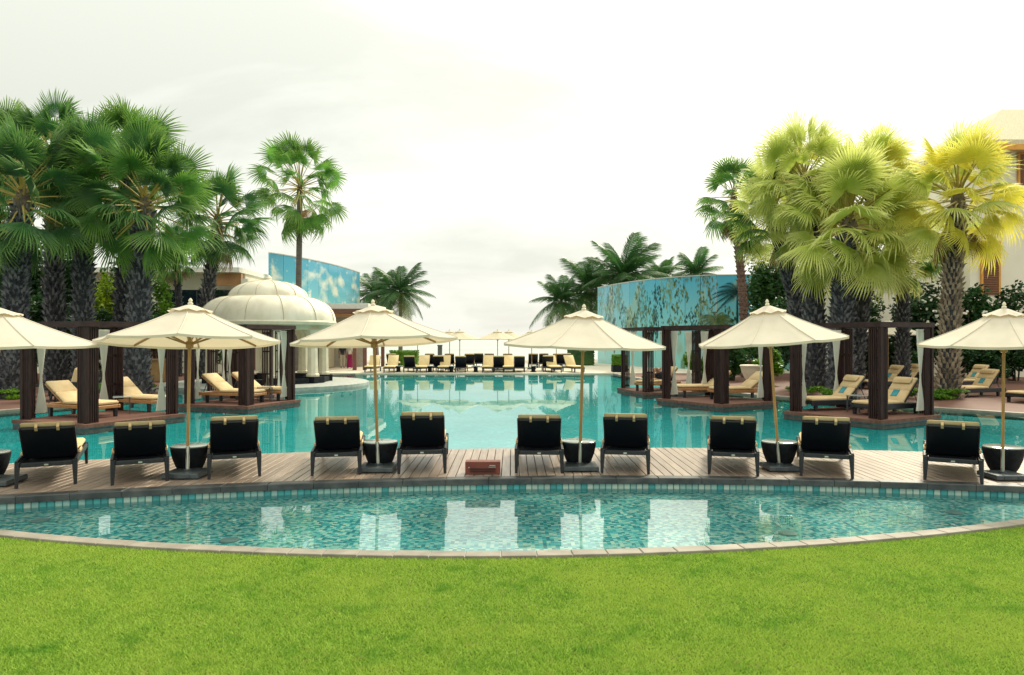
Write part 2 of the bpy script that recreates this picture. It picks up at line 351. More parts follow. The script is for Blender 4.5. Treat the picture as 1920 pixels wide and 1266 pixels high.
class MB:
    """collects boxes, tubes, lathes, prisms; build() links them as one mesh object"""
    def __init__(self):
        self.v = []; self.f = []
    def add(self, vs_, fs):
        k = len(self.v)
        self.v += [tuple(p) for p in vs_]
        self.f += [tuple(i + k for i in f) for f in fs]
        return self
    def box(self, c, s, rot=None, taper=1.0):
        hx, hy, hz = s[0] / 2, s[1] / 2, s[2] / 2
        pts = [Vector((x * hx * (taper if z > 0 else 1), y * hy * (taper if z > 0 else 1), z * hz)) for z in (-1, 1) for x, y in ((-1, -1), (1, -1), (1, 1), (-1, 1))]
        if rot is not None: pts = [rot @ p for p in pts]
        c = Vector(c)
        return self.add([p + c for p in pts], [(3, 2, 1, 0), (4, 5, 6, 7), (0, 1, 5, 4), (1, 2, 6, 5), (2, 3, 7, 6), (3, 0, 4, 7)])
    def rbox(self, c, s, r=0.02, rot=None):
        """box with bevelled edges all round"""
        hx, hy, hz = s[0] / 2, s[1] / 2, s[2] / 2
        r = min(r, hx * .9, hy * .9, hz * .9)
        rings = [(-hz, r), (-hz + r, 0), (hz - r, 0), (hz, r)]
        pts = []
        for z, i in rings:
            ax, ay = hx - i, hy - i
            q = r * .6
            pts += [(-ax + q, -ay, z), (ax - q, -ay, z), (ax, -ay + q, z), (ax, ay - q, z), (ax - q, ay, z), (-ax + q, ay, z), (-ax, ay - q, z), (-ax, -ay + q, z)]
        fs = [tuple(range(7, -1, -1)), tuple(range(24, 32))]
        for k in range(3):
            for i in range(8):
                j = (i + 1) % 8
                fs.append((k * 8 + i, k * 8 + j, k * 8 + 8 + j, k * 8 + 8 + i))
        pts = [Vector(p) for p in pts]
        if rot is not None: pts = [rot @ p for p in pts]
        c = Vector(c)
        return self.add([p + c for p in pts], fs)
    def bar(self, a, b, w, h=None):
        """rectangular bar from a to b"""
        a = Vector(a); b = Vector(b); d = b - a
        q = d.to_track_quat('X', 'Z').to_matrix()
        return self.box((a + b) / 2, (d.length, w, h or w), q)
    def tube(self, path, rad, n=8, cap=True):
        path = [Vector(p) for p in path]
        if not hasattr(rad, '__len__'): rad = [rad] * len(path)
        vs_ = []; fs = []
        up = Vector((0, 0, 1))
        for i, p in enumerate(path):
            d = (path[min(i + 1, len(path) - 1)] - path[max(i - 1, 0)])
            d.normalize()
            ref = up if abs(d.z) < 0.95 else Vector((0, 1, 0))
            s = d.cross(ref).normalized(); t = s.cross(d).normalized()
            for k in range(n):
                a = 2 * pi * k / n
                vs_.append(p + (s * cos(a) + t * sin(a)) * rad[i])
        for i in range(len(path) - 1):
            for k in range(n):
                j = (k + 1) % n
                fs.append((i * n + k, i * n + j, (i + 1) * n + j, (i + 1) * n + k))
        if cap:
            fs.append(tuple(range(n - 1, -1, -1))); fs.append(tuple((len(path) - 1) * n + k for k in range(n)))
        return self.add(vs_, fs)
    def lathe(self, prof, n=16, c=(0, 0, 0), a0=0.0):
        vs_ = []; fs = []
        for r, z in prof:
            for k in range(n):
                a = a0 + 2 * pi * k / n
                vs_.append((c[0] + r * cos(a), c[1] + r * sin(a), c[2] + z))
        m = len(prof)
        for i in range(m - 1):
            for k in range(n):
                j = (k + 1) % n
                fs.append((i * n + k, i * n + j, (i + 1) * n + j, (i + 1) * n + k))
        fs.append(tuple(range(n - 1, -1, -1))); fs.append(tuple((m - 1) * n + k for k in range(n)))
        return self.add(vs_, fs)
    def prism(self, poly, z0, z1):
        n = len(poly)
        vs_ = [(x, y, z0) for x, y in poly] + [(x, y, z1) for x, y in poly]
        fs = [tuple(range(n - 1, -1, -1)), tuple(range(n, 2 * n))]
        fs += [(i, (i + 1) % n, (i + 1) % n + n, i + n) for i in range(n)]
        return self.add(vs_, fs)
    def mesh(self, name, smooth=False):
        me = bpy.data.meshes.new(name)
        me.from_pydata(self.v, [], self.f); me.update()
        if smooth:
            me.polygons.foreach_set('use_smooth', [True] * len(me.polygons))
            if hasattr(me, 'set_sharp_from_angle'): me.set_sharp_from_angle(angle=radians(40))
        return me
    def build(self, name, mat, parent=None, loc=(0, 0, 0), rot=(0, 0, 0), smooth=False):
        return link_mesh(name, self.mesh(name, smooth), mat, parent, loc, rot)

def empty(name, loc, rz=0.0, label=None, cat=None, group=None):
    o = bpy.data.objects.new(name, None); COL.objects.link(o)
    o.location = loc; o.rotation_euler = (0, 0, rz); o.empty_display_size = 0.3
    tag(o, label, cat, group)
    return o

def tag(o, label=None, cat=None, group=None, kind=None):
    if label: o['label'] = label
    if cat: o['category'] = cat
    if group: o['group'] = group
    if kind: o['kind'] = kind
    return o

def copy_tree(o, parent=None):
    c = o.copy(); COL.objects.link(c)
    if parent is not None: c.parent = parent
    for ch in list(o.children): copy_tree(ch, c)
    return c

def place(proto, used, loc, rz, label, group=None):
    """first call moves the prototype itself, later calls copy it with its parts"""
    o = proto if not used else copy_tree(proto)
    used.append(1)
    o.location = loc; o.rotation_euler = (0, 0, rz)
    o['label'] = label
    if group: o['group'] = group
    return o
# ------------------------------------------------------------------ the setting: sea, lawn, pools, decks
def near_arc(x):  return 6.93 + 0.0317 * (x + 0.49) ** 2        # lawn / pale coping
def deck_near(x): return 10.79 - 0.0204 * (x - 1.47) ** 2       # dark coping / near pool
def deck_far(x):  return 13.77 - 0.01637 * (x - 2.03) ** 2      # deck / main pool
TIP_L, TIP_R = -8.28, 8.83

def frange(a, b, n): return [a + (b - a) * i / n for i in range(n + 1)]

MB().add([(-4000, -60, -2.6), (4000, -60, -2.6), (4000, 9000, -2.6), (-4000, 9000, -2.6)], [(0, 1, 2, 3)]).build('sea', 'sea')['kind'] = 'structure'

# lawn ground
edge = [(x, near_arc(x)) for x in frange(TIP_L, TIP_R, 60)]
poly = [(-24, -8), (24, -8), (24, deck_near(24)), (16, deck_near(16)), (12, deck_near(12))] + edge[::-1] + [(-12, deck_near(-12)), (-16, deck_near(-16)), (-24, deck_near(-24))]
lawn = MB().prism(poly, -1.2, -0.03).build('lawn', 'lawn_soil'); lawn['kind'] = 'structure'

# near pool: floor, water and the two copings
lens = [(x, near_arc(x) + 0.02) for x in frange(TIP_L, TIP_R, 60)] + [(x, deck_near(x) + 0.02) for x in frange(TIP_R, TIP_L, 60)]
MB().prism(lens, -0.62, -0.205).build('near_pool_floor', 'pool_mosaic')['kind'] = 'structure'
MB().add([(x, y, -0.155) for x, y in lens], [tuple(range(len(lens)))]).build('near_pool_water', 'near_water')['kind'] = 'structure'

coping = empty('pool_coping', (0, 6.9, 0), 0, 'pale stone coping slabs curving between the lawn and the near pool', 'coping')
x = TIP_L
while x < TIP_R - 0.1:
    s = 0.0634 * (x + 0.49)
    w = 0.34 / sqrt(1 + s * s)
    x1 = min(x + w, TIP_R)
    g = 0.004
    def q(xx, off):
        sl = 0.0634 * (xx + 0.49); L = sqrt(1 + sl * sl)
        return (xx - off * sl / L, near_arc(xx) + off / L)
    a, b_, c, d = q(x + g, 0), q(x1 - g, 0), q(x1 - g, 0.170), q(x + g, 0.170)
    dz = random.uniform(-0.002, 0.002)
    m = MB()
    ax, ay = (a[0] + b_[0]) / 2, (a[1] + b_[1]) / 2
    bev = [(a, 0), (b_, 0), (c, 0), (d, 0)]
    cx = sum(p[0] for p in (a, b_, c, d)) / 4; cy = sum(p[1] for p in (a, b_, c, d)) / 4
    low = [(p[0], p[1]) for p in (a, b_, c, d)]
    top = [(cx + (p[0] - cx) * 0.965, cy + (p[1] - cy) * 0.955) for p in low]
    vs_ = [(px - 0, py - 6.9, -0.075) for px, py in low] + [(px, py - 6.9, -0.006 + dz) for px, py in low] + [(px, py - 6.9, 0.0 + dz) for px, py in top]
    m.add(vs_, [(3, 2, 1, 0), (0, 1, 5, 4), (1, 2, 6, 5), (2, 3, 7, 6), (3, 0, 4, 7), (4, 5, 9, 8), (5, 6, 10, 9), (6, 7, 11, 10), (7, 4, 8, 11), (8, 9, 10, 11)])
    m.build('coping_slab', 'coping_pale', coping)
    x = x1
MB().prism([(x, near_arc(x) + 0.004) for x in frange(TIP_L, TIP_R, 60)] + [(x, near_arc(x) + 0.164) for x in frange(TIP_R, TIP_L, 60)], -0.075, -0.012).build('mortar_bed', 'wall_grey', coping, loc=(0, -6.9, 0))
# wall under the pale coping (pool side)
MB().prism([(x, near_arc(x) + 0.03) for x in frange(TIP_L, TIP_R, 50)] + [(x, near_arc(x) + 0.15) for x in frange(TIP_R, TIP_L, 50)], -0.42, -0.078).build('pool_wall', 'tile_pale', coping, loc=(0, -6.9, 0))

# deck of boards between the pools
dpoly = [(x, deck_near(x) + 0.05) for x in frange(-24, 24, 80)] + [(x, deck_far(x)) for x in frange(24, -24, 80)]
deck = MB().prism(dpoly, -1.2, -0.032).build('deck', 'deck_base'); deck['kind'] = 'structure'
MB().prism([(x, deck_near(x) + 0.012) for x in frange(TIP_L, TIP_R, 60)] + [(x, deck_near(x) + 0.06) for x in frange(TIP_R, TIP_L, 60)], -0.42, -0.10).build('deck_front_wall', 'tile_teal', deck)
BW = 0.135
nb = int(23.0 / BW)
for i in range(nb):
    x0 = -11.5 + i * BW + 0.005; x1 = x0 + BW - 0.010
    z = random.uniform(-0.002, 0.001)
    ya, yb = deck_near(x0) + 0.19, deck_near(x1) + 0.19
    yc, yd = deck_far(x1) - 0.02, deck_far(x0) - 0.02
    b = 0.004
    vs_ = [(x0, ya, -0.03), (x1, yb, -0.03), (x1, yc, -0.03), (x0, yd, -0.03), (x0, ya, z - b), (x1, yb, z - b), (x1, yc, z - b), (x0, yd, z - b),
           (x0 + b, ya + b, z), (x1 - b, yb + b, z), (x1 - b, yc - b, z), (x0 + b, yd - b, z)]
    MB().add(vs_, [(0, 1, 5, 4), (1, 2, 6, 5), (2, 3, 7, 6), (3, 0, 4, 7), (4, 5, 9, 8), (5, 6, 10, 9), (6, 7, 11, 10), (7, 4, 8, 11), (8, 9, 10, 11)]).build('plank', 'deck_board', deck)
# dark stone edge of the deck over the near pool
x = -11.5
while x < 11.5:
    sl = -0.0408 * (x - 1.47)
    w = 0.62 / sqrt(1 + sl * sl); x1 = x + w; g = 0.003
    vs_ = []
    for (z, ins) in ((-0.085, 0), (-0.008, 0), (0.004, 0.008)):
        for xx, off in ((x + g + ins, -0.03 + ins), (x1 - g - ins, -0.03 + ins), (x1 - g - ins, 0.18 - ins), (x + g + ins, 0.18 - ins)):
            vs_.append((xx, deck_near(xx) + off, z))
    fs = [(3, 2, 1, 0), (8, 9, 10, 11)]
    for k in (0, 4):
        fs += [(k + i, k + (i + 1) % 4, k + 4 + (i + 1) % 4, k + 4 + i) for i in range(4)]
    MB().add(vs_, fs).build('edge_stone', 'coping_dark', deck)
    x = x1
# waterline tiles on the deck's front wall: alike meshes shared
tile_me = {}
for k in ('tile_white', 'tile_teal', 'tile_pale'):
    me = MB().rbox((0, 0, 0), (0.078, 0.014, 0.082), 0.006).mesh('waterline_tile'); me.materials.append(M[k]); tile_me[k] = me
x = -7.9
while x < 8.4:
    sl = -0.0408 * (x - 1.47)
    k = random.choices(('tile_white', 'tile_teal', 'tile_pale'), (3, 2, 4))[0]
    for zz in (-0.128,):
        link_mesh('waterline_tile', tile_me[k], None, deck, (x, deck_near(x) + 0.008, zz), (0, 0, math.atan(sl)))
    x += 0.09 / sqrt(1 + sl * sl)
# round fittings in the pool floor
for px, py, lab in ((75, 977, 'round grey floor fitting at the left end of the near pool'), (430, 1014, 'round grey floor fitting near the lawn left of centre'),
                    (1478, 1001, 'round grey floor fitting near the lawn right of centre'), (1790, 962, 'round grey floor fitting at the right end of the near pool')):
    X, Y = at(px, py, -0.205)
    t = MB().lathe([(0.105, 0), (0.105, 0.010), (0.09, 0.018), (0.03, 0.020)], 20).build('pool_drain', 'drain_grey', None, (X, Y, -0.205))
    tag(t, lab, 'pool fitting', 'pool floor fittings')

# main pool
mpoly = [(x, deck_far(x) - 0.05) for x in frange(-24, 24, 60)] + [(24, 42.1), (-24, 42.1)]
MB().add([(x, y, -0.17) for x, y in mpoly], [tuple(range(len(mpoly)))]).build('main_pool_floor', 'main_mosaic')['kind'] = 'structure'
MB().add([(x, y, -0.045) for x, y in mpoly], [tuple(range(len(mpoly)))]).build('main_pool_water', 'main_water')['kind'] = 'structure'

tl = [(-60, 19.0), (-15.2, 19.3), (-13.8, 21.8), (-12.8, 24.5), (-12.4, 26.6), (-14.4, 29.4), (-15.2, 34), (-12.5, 38), (-9.0, 42), (-60, 42)]
tr = [(60, 19.4), (60, 42), (5.9, 42), (6.2, 39), (6.8, 35), (7.4, 31), (7.9, 28.6), (8.9, 26.3), (11.0, 23.4), (12.5, 21.5), (13.9, 19.9)]
for nm, pl in (('terrace_left', tl), ('terrace_right', tr)):
    t = MB().prism(pl, -1.3, 0.0).build(nm, 'terrace_brown'); t['kind'] = 'structure'
def kerb(pts, w, z0, z1, name, mat):
    m = MB()
    for (a, b) in zip(pts[:-1], pts[1:]):
        m.bar((a[0], a[1], (z0 + z1) / 2), (b[0], b[1], (z0 + z1) / 2), w, z1 - z0)
    o = m.build(name, mat); o['kind'] = 'structure'
    return o
kerb(tl[1:-1], 0.30, -0.15, 0.012, 'kerb_left', 'coping_pale')
kerb(tr[2:], 0.30, -0.15, 0.012, 'kerb_right', 'coping_pale')
ft = MB().prism([(-60, 42.02), (60, 42.02), (60, 70), (-60, 70)], -2.7, 0.02).build('far_terrace', 'terrace_cream'); ft['kind'] = 'structure'

# lawn blades
def grass():
    n = 760000
    Y = 3.6 + (8.9 - 3.6) * rng.random(n) ** 1.25
    X = (rng.random(n) * 2 - 1) * (0.80 * Y + 0.6)
    e = np.where((X > TIP_L) & (X < TIP_R), 6.93 + 0.0317 * (X + 0.49) ** 2 - 0.012, 10.79 - 0.0204 * (X - 1.47) ** 2 - 0.05)
    ok = Y < e
    X = X[ok]; Y = Y[ok]; n = len(X)
    h = 0.014 + 0.015 * rng.random(n)
    w = (0.0024 + 0.0018 * rng.random(n)) * (0.8 + 0.05 * Y)
    a = rng.random(n) * 2 * pi
    lean = 0.010 + 0.026 * rng.random(n)
    la = rng.random(n) * 2 * pi
    V = np.empty((n, 3, 3), np.float32)
    z0 = np.full(n, -0.032)
    V[:, 0, 0] = X - np.cos(a) * w; V[:, 0, 1] = Y - np.sin(a) * w; V[:, 0, 2] = z0
    V[:, 1, 0] = X + np.cos(a) * w; V[:, 1, 1] = Y + np.sin(a) * w; V[:, 1, 2] = z0
    V[:, 2, 0] = X + np.cos(la) * lean; V[:, 2, 1] = Y + np.sin(la) * lean; V[:, 2, 2] = z0 + h
    me = bpy.data.meshes.new('grass')
    me.vertices.add(3 * n); me.vertices.foreach_set('co', V.ravel())
    me.loops.add(3 * n); me.loops.foreach_set('vertex_index', np.arange(3 * n, dtype=np.int32))
    me.polygons.add(n); me.polygons.foreach_set('loop_start', np.arange(0, 3 * n, 3, dtype=np.int32))
    me.update(calc_edges=True)
    at_ = me.attributes.new('tone', 'FLOAT', 'FACE'); at_.data.foreach_set('value', rng.random(n).astype(np.float32))
    m = bpy.data.materials.new('grass_blade'); m.use_nodes = True
    nn = m.node_tree.nodes; l = m.node_tree.links; b = nn['Principled BSDF']; o = nn['Material Output']
    ta = nn.new('ShaderNodeAttribute'); ta.attribute_name = 'tone'
    ge = nn.new('ShaderNodeNewGeometry')
    def noise(scale, p0, p1, det=3):
        no = nn.new('ShaderNodeTexNoise'); no.inputs['Scale'].default_value = scale; no.inputs['Detail'].default_value = det
        l.new(ge.outputs['Position'], no.inputs['Vector'])
        mr = nn.new('ShaderNodeMapRange'); mr.inputs[1].default_value = p0; mr.inputs[2].default_value = p1
        l.new(no.outputs[0], mr.inputs[0]); return mr.outputs[0]
    c1 = nn.new('ShaderNodeMix'); c1.data_type = 'RGBA'; c1.inputs[6].default_value = (0.115, 0.270, 0.014, 1); c1.inputs[7].default_value = (0.47, 0.635, 0.110, 1)
    l.new(ta.outputs['Fac'], c1.inputs[0])
    c2 = nn.new('ShaderNodeMix'); c2.data_type = 'RGBA'; c2.blend_type = 'MULTIPLY'; l.new(noise(4.0, 0.52, 0.70, 6), c2.inputs[0]); l.new(c1.outputs[2], c2.inputs[6]); c2.inputs[7].default_value = (0.50, 0.74, 0.5, 1)
    c3 = nn.new('ShaderNodeMix'); c3.data_type = 'RGBA'; l.new(noise(0.9, 0.42, 0.78, 6), c3.inputs[0]); l.new(c2.outputs[2], c3.inputs[6]); c3.inputs[7].default_value = (0.42, 0.54, 0.085, 1)
    c4 = nn.new('ShaderNodeMix'); c4.data_type = 'RGBA'; l.new(noise(16, 0.60, 0.75), c4.inputs[0]); l.new(c3.outputs[2], c4.inputs[6]); c4.inputs[7].default_value = (0.40, 0.44, 0.11, 1)
    l.new(c4.outputs[2], b.inputs['Base Color']); b.inputs['Roughness'].default_value = 0.6; b.inputs['Specular IOR Level'].default_value = 0.15
    t = nn.new('ShaderNodeBsdfTranslucent'); l.new(c4.outputs[2], t.inputs[0])
    ms = nn.new('ShaderNodeMixShader'); ms.inputs[0].default_value = 0.35
    l.new(b.outputs[0], ms.inputs[1]); l.new(t.outputs[0], ms.inputs[2]); l.new(ms.outputs[0], o.inputs[0])
    me.materials.append(m)
    g = bpy.data.objects.new('grass', me); COL.objects.link(g)
    tag(g, 'short mown bright green lawn grass in the foreground', 'grass', kind='stuff')
grass()
# ------------------------------------------------------------------ loungers on the front deck
def make_rattan_lounger():
    """head end towards -Y, feet towards +Y; origin on the deck under the head end"""
    r = empty('sun_lounger', (0, 0, 0), 0, 'x', 'sun lounger', 'black rattan loungers along the front deck')
    m = MB()
    for s in (-1, 1):
        m.rbox((s * 0.335, 1.0, 0.30), (0.055, 1.92, 0.075), 0.012)
    m.rbox((0, 0.065, 0.305), (0.615, 0.05, 0.062), 0.010)
    m.rbox((0, 1.935, 0.30), (0.615, 0.05, 0.07), 0.010)
    for y in (0.55, 1.0, 1.5): m.box((0, y, 0.252), (0.62, 0.04, 0.04))
    m.build('frame', 'rattan_frame', r)
    MB().box((0, 0.038, 0.30), (0.05, 0.006, 0.022)).build('badge_plate', 'steel', r)
    for s in (-1, 1):
        for y, dy in ((0.06, -0.02), (1.90, 0.02)):
            k = MB()
            k.tube([(s * 0.337, y, 0.345), (s * 0.340, y, 0.26), (s * 0.347, y + dy, 0.0)], [0.036, 0.034, 0.021], 8)
            k.build('leg', 'rattan_frame', r, smooth=True)
    MB().box((0, 1.0, 0.285), (0.60, 1.80, 0.02)).build('seat_base', 'rattan', r)
    for s in (-1, 1):
        a = MB()
        a.tube([(s * 0.350, 0.06, 0.34), (s * 0.352, 0.40, 0.355), (s * 0.352, 0.80, 0.35)], [0.026, 0.026, 0.02], 6)
        a.build('side_rail', 'rattan_frame', r, smooth=True)
    ang = radians(46)
    hy, hz = 0.60, 0.325
    R = Matrix.Rotation(-ang, 3, 'X')      # local +Y' up the backrest
    def bp(u, v, w):                      # u across, v up the back, w off the back's front face
        return (u, hy - v * cos(ang) + w * sin(ang), hz + v * sin(ang) + w * cos(ang))
    rot = Matrix(((1, 0, 0), (0, -cos(ang), sin(ang)), (0, sin(ang), cos(ang))))
    back = MB().rbox(bp(0, 0.335, 0), (0.655, 0.67, 0.035), 0.012, rot)
    back.build('backrest', 'rattan', r)
    fr = MB()
    for s in (-1, 1): fr.rbox(bp(s * 0.322, 0.335, -0.004), (0.03, 0.68, 0.046), 0.008, rot)
    fr.rbox(bp(0, 0.655, -0.004), (0.61, 0.03, 0.046), 0.008, rot)
    fr.build('back_frame', 'rattan_frame', r)
    c = MB(); c.rbox(bp(0, 0.350, 0.050), (0.645, 0.715, 0.055), 0.024, rot)
    cu = c.build('back_cushion', 'cushion', r, smooth=True)
    for s in (-0.13, 0.13):
        st = MB()
        st.box(bp(s, 0.672, -0.033), (0.036, 0.072, 0.010), rot)
        st.box(bp(s, 0.7055, -0.002), (0.036, 0.012, 0.055), rot)
        st.build('strap', 'cushion', cu)
    MB().rbox((0, 1.27, 0.385), (0.66, 1.36, 0.085), 0.03).build('seat_cushion', 'cushion', r, smooth=True)
    for s in (-1, 1):
        MB().rbox((s * 0.345, 0.70, 0.395), (0.05, 0.34, 0.075), 0.022).build('arm_pad', 'cushion', r, smooth=True)
    return r
proto = make_rattan_lounger(); used = []
front = [(86, 913, 'black rattan lounger at the far left, under the cut off parasol'),
         (263, 907, 'black rattan lounger left of the tilted parasol showing its underside'),
         (440, 897, 'black rattan lounger right of the tilted parasol showing its underside'),
         (630, 892, 'black rattan lounger standing left of the parasol by the white dome'),
         (791, 889, 'tallest raised black rattan lounger, just left of the red brown vent box'),
         (1011, 888, 'black rattan lounger just right of the red brown vent box'),
         (1172, 889, 'black rattan lounger right of the parasol nearest the picture centre'),
         (1375, 892, 'black rattan lounger left of the leaning parasol pole'),
         (1550, 896, 'black rattan lounger right of the leaning parasol pole'),
         (1787, 905, 'black rattan lounger at the far right, beside the last parasol')]
for i, (px, py, lab) in enumerate(front):
    X, Y = at(px, py)
    o = place(proto, used, (X, Y, 0.0), -(0.8, 1.0, 1.04, 0.72, 0.6, 0.9, 1.15, 0.9, 0.86, 0.95)[i] * math.atan2(X, Y), lab)
    o.scale = (1.0, 1.0, 1.055 if i == 4 else (1.0, 0.985, 1.02, 0.99, 1, 1.0, 1.025, 0.995, 1.005, 0.98)[i])

# dark woven bowl tables
def make_bowl():
    r = empty('bowl_table', (0, 0, 0), 0, 'x', 'side table', 'dark bowl side tables between the front loungers')
    MB().lathe([(0.13, 0.0), (0.155, 0.012), (0.205, 0.10), (0.25, 0.22), (0.272, 0.33), (0.278, 0.385), (0.268, 0.392), (0.255, 0.375)], 32).build('bowl', 'bowl_dark', r, smooth=True)
    MB().lathe([(0.262, 0.376), (0.268, 0.393), (0.270, 0.404), (0.262, 0.409)], 32).build('glass_top', 'glass_top', r, smooth=True)
    return r
proto = make_bowl(); used = []
for px, Y, lab in ((-22, 10.62, 'dark bowl side table cut by the left picture edge'), (356, 11.28, 'dark bowl side table behind the tilted parasol pole'),
                   (713, 11.72, 'dark bowl side table behind the pole of the parasol by the dome'), (1085, 11.78, 'dark bowl side table behind the parasol pole nearest the centre'),
                   (1461, 11.72, 'dark bowl side table behind the leaning parasol pole'), (1881, 11.15, 'dark bowl side table by the last parasol on the right')):
    place(proto, used, (atd(px, Y), Y, 0.0), 0, lab)

# ------------------------------------------------------------------ parasols
def make_umbrella(R=1.30, far=False, name='parasol', group='cream parasols along the front deck'):
    r = empty(name, (0, 0, 0), 0, 'x', 'parasol', group)
    b = MB()
    b.rbox((0, 0, 0.045), (0.54, 0.54, 0.07), 0.012)
    b.lathe([(0.06, 0.08), (0.06, 0.10), (0.035, 0.105)], 12)
    for s in (-1, 1): b.box((s * 0.12, -0.275, 0.045), (0.06, 0.012, 0.03))
    base = b.build('base_plate', 'grey_metal', r)
    MB().lathe([(0.027, 0.08), (0.027, 0.40), (0.031, 0.402), (0.031, 0.425), (0.024, 0.43)], 12).build('sleeve', 'steel', r, smooth=True)
    MB().lathe([(0.024, 0.38), (0.024, 2.42)], 12).build('pole', 'pole_wood', r, smooth=True)
    MB().lathe([(0.03, 1.83), (0.055, 1.84), (0.055, 1.93), (0.03, 1.95)], 12).build('runner_hub', 'pole_wood', r, smooth=True)
    MB().lathe([(0.03, 2.24), (0.05, 2.25), (0.05, 2.32), (0.03, 2.34)], 12).build('top_hub', 'pole_wood', r, smooth=True)
    n = 8; zr, zt, rt = 1.945, 2.365, 0.27
    # canopy: panels sag a little between the ribs, rim curves in
    vs_ = []; K = 6; S = 5
    for k in range(n):
        for s in range(S):
            f = s / S
            a0 = 2 * pi * k / n; a1 = 2 * pi * (k + 1) / n
            for j in range(K + 1):
                t = j / K
                rr = rt * 0.75 + (R - rt * 0.75) * t
                p0 = Vector((cos(a0) * rr, sin(a0) * rr, 0)); p1 = Vector((cos(a1) * rr, sin(a1) * rr, 0))
                p = p0.lerp(p1, f)
                bul = 4 * f * (1 - f)
                p *= 1 - 0.018 * bul * t
                p.z = zt + 0.02 - (zt + 0.02 - zr) * (t ** 0.93) - 0.028 * bul * t * (1 - 0.4 * t) - 0.012 * sin(pi * t)
                vs_.append(p)
    fs = []
    tot = n * S
    for c in range(tot):
        d = (c + 1) % tot
        for j in range(K):
            fs.append((c * (K + 1) + j, d * (K + 1) + j, d * (K + 1) + j + 1, c * (K + 1) + j + 1))
    # short hem hanging at the rim
    k0 = len(vs_)
    for c in range(tot):
        p = vs_[c * (K + 1) + K]; vs_.append(Vector((p.x * 0.997, p.y * 0.997, p.z - 0.035)))
    for c in range(tot):
        d = (c + 1) % tot
        fs.append((c * (K + 1) + K, d * (K + 1) + K, k0 + d, k0 + c))
    cm = MB().add(vs_, fs)
    can = cm.build('canopy', 'canopy_far' if far else 'canopy', r, smooth=True)
    # vent cap with a flared, slightly ruffled edge
    v = []; f2 = []
    N = 32
    prof = [(0.03, 2.475), (0.10, 2.452), (0.19, 2.415), (0.27, 2.385), (0.32, 2.370)]
    for i, (rr, z) in enumerate(prof):
        for k in range(N):
            a = 2 * pi * k / N
            ruff = 0.016 * (i / 4) ** 2 * cos(8 * a)
            v.append((cos(a) * rr * (1 - 0.03 * (1 - cos(8 * a)) * i / 4), sin(a) * rr * (1 - 0.03 * (1 - cos(8 * a)) * i / 4), z + ruff))
    for i in range(len(prof) - 1):
        for k in range(N):
            j = (k + 1) % N
            f2.append((i * N + k, i * N + j, (i + 1) * N + j, (i + 1) * N + k))
    MB().add(v, f2).build('vent_cap', 'canopy_far' if far else 'canopy', r, smooth=True)
    MB().lathe([(0.025, 2.40), (0.028, 2.475), (0.040, 2.485), (0.036, 2.50), (0.020, 2.51), (0.030, 2.53), (0.024, 2.55), (0.006, 2.57)], 12).build('finial', 'column_cream', r, smooth=True)
    sm = MB().tube([vs_[j] + Vector((0, 0, 0.004)) for j in range(K + 1)], 0.006, 4).mesh('seam'); sm.materials.append(M['canopy_seam'])
    if not far:
        for k in range(n): link_mesh('seam', sm, None, can, rot=(0, 0, 2 * pi * k / n))
    me = MB().bar((0.04, 0, 2.30), (R * 0.985, 0, zr - 0.012), 0.018, 0.026).mesh('rib'); me.materials.append(M['pole_wood'])
    ms = MB().bar((0.05, 0, 1.90), (R * 0.52, 0, 2.125), 0.016, 0.022).mesh('strut'); ms.materials.append(M['pole_wood'])
    for k in range(n):
        link_mesh('rib', me, None, r, rot=(0, 0, 2 * pi * k / n))
        if not far: link_mesh('strut', ms, None, r, rot=(0, 0, 2 * pi * k / n))
    return r
proto = make_umbrella(); used = []
for X, Y, rz, tx, ty, s, lab in (
        (atd(-8, 10.35), 10.35, 0.12, 0, 0, 1.06, 'cream parasol cut by the left picture edge'),
        (at(352, 893)[0], 10.90, 0.30, radians(-4.6), radians(-1.0), 1.0, 'cream parasol tilted so its underside and ribs show, left side'),
        (at(709, 882)[0], 11.40, 0.05, radians(-3.2), radians(-2.4), 1.0, 'cream parasol right of the white domed gazebo'),
        (at(1087, 880)[0], 11.50, 0.34, radians(1.2), radians(1.4), 1.0, 'cream parasol nearest the picture centre, right of the vent box'),
        (at(1462, 881)[0], 11.45, 0.22, radians(0.2), radians(-4.3), 0.87, 'cream parasol leaning left on its slanted pole'),
        (at(1880, 897)[0], 10.75, 0.40, radians(0.8), 0, 0.86, 'cream parasol cut by the right picture edge')):
    o = place(proto, used, (X, Y, 0.0), rz, lab)
    o.scale = (s, s, 1.032 if ('tilted' in lab or 'domed' in lab or 'leaning' in lab) else 1.0)
    if tx or ty:
        o.rotation_mode = 'XYZ'
        Rm = Matrix.Rotation(tx, 4, 'X') @ Matrix.Rotation(ty, 4, 'Y') @ Matrix.Rotation(rz, 4, 'Z')
        o.rotation_euler = Rm.to_euler()
        for ch in o.children:        # the heavy foot stays flat on the boards
            if ch.name.startswith('base_plate'):
                ch.matrix_local = Rm.inverted()

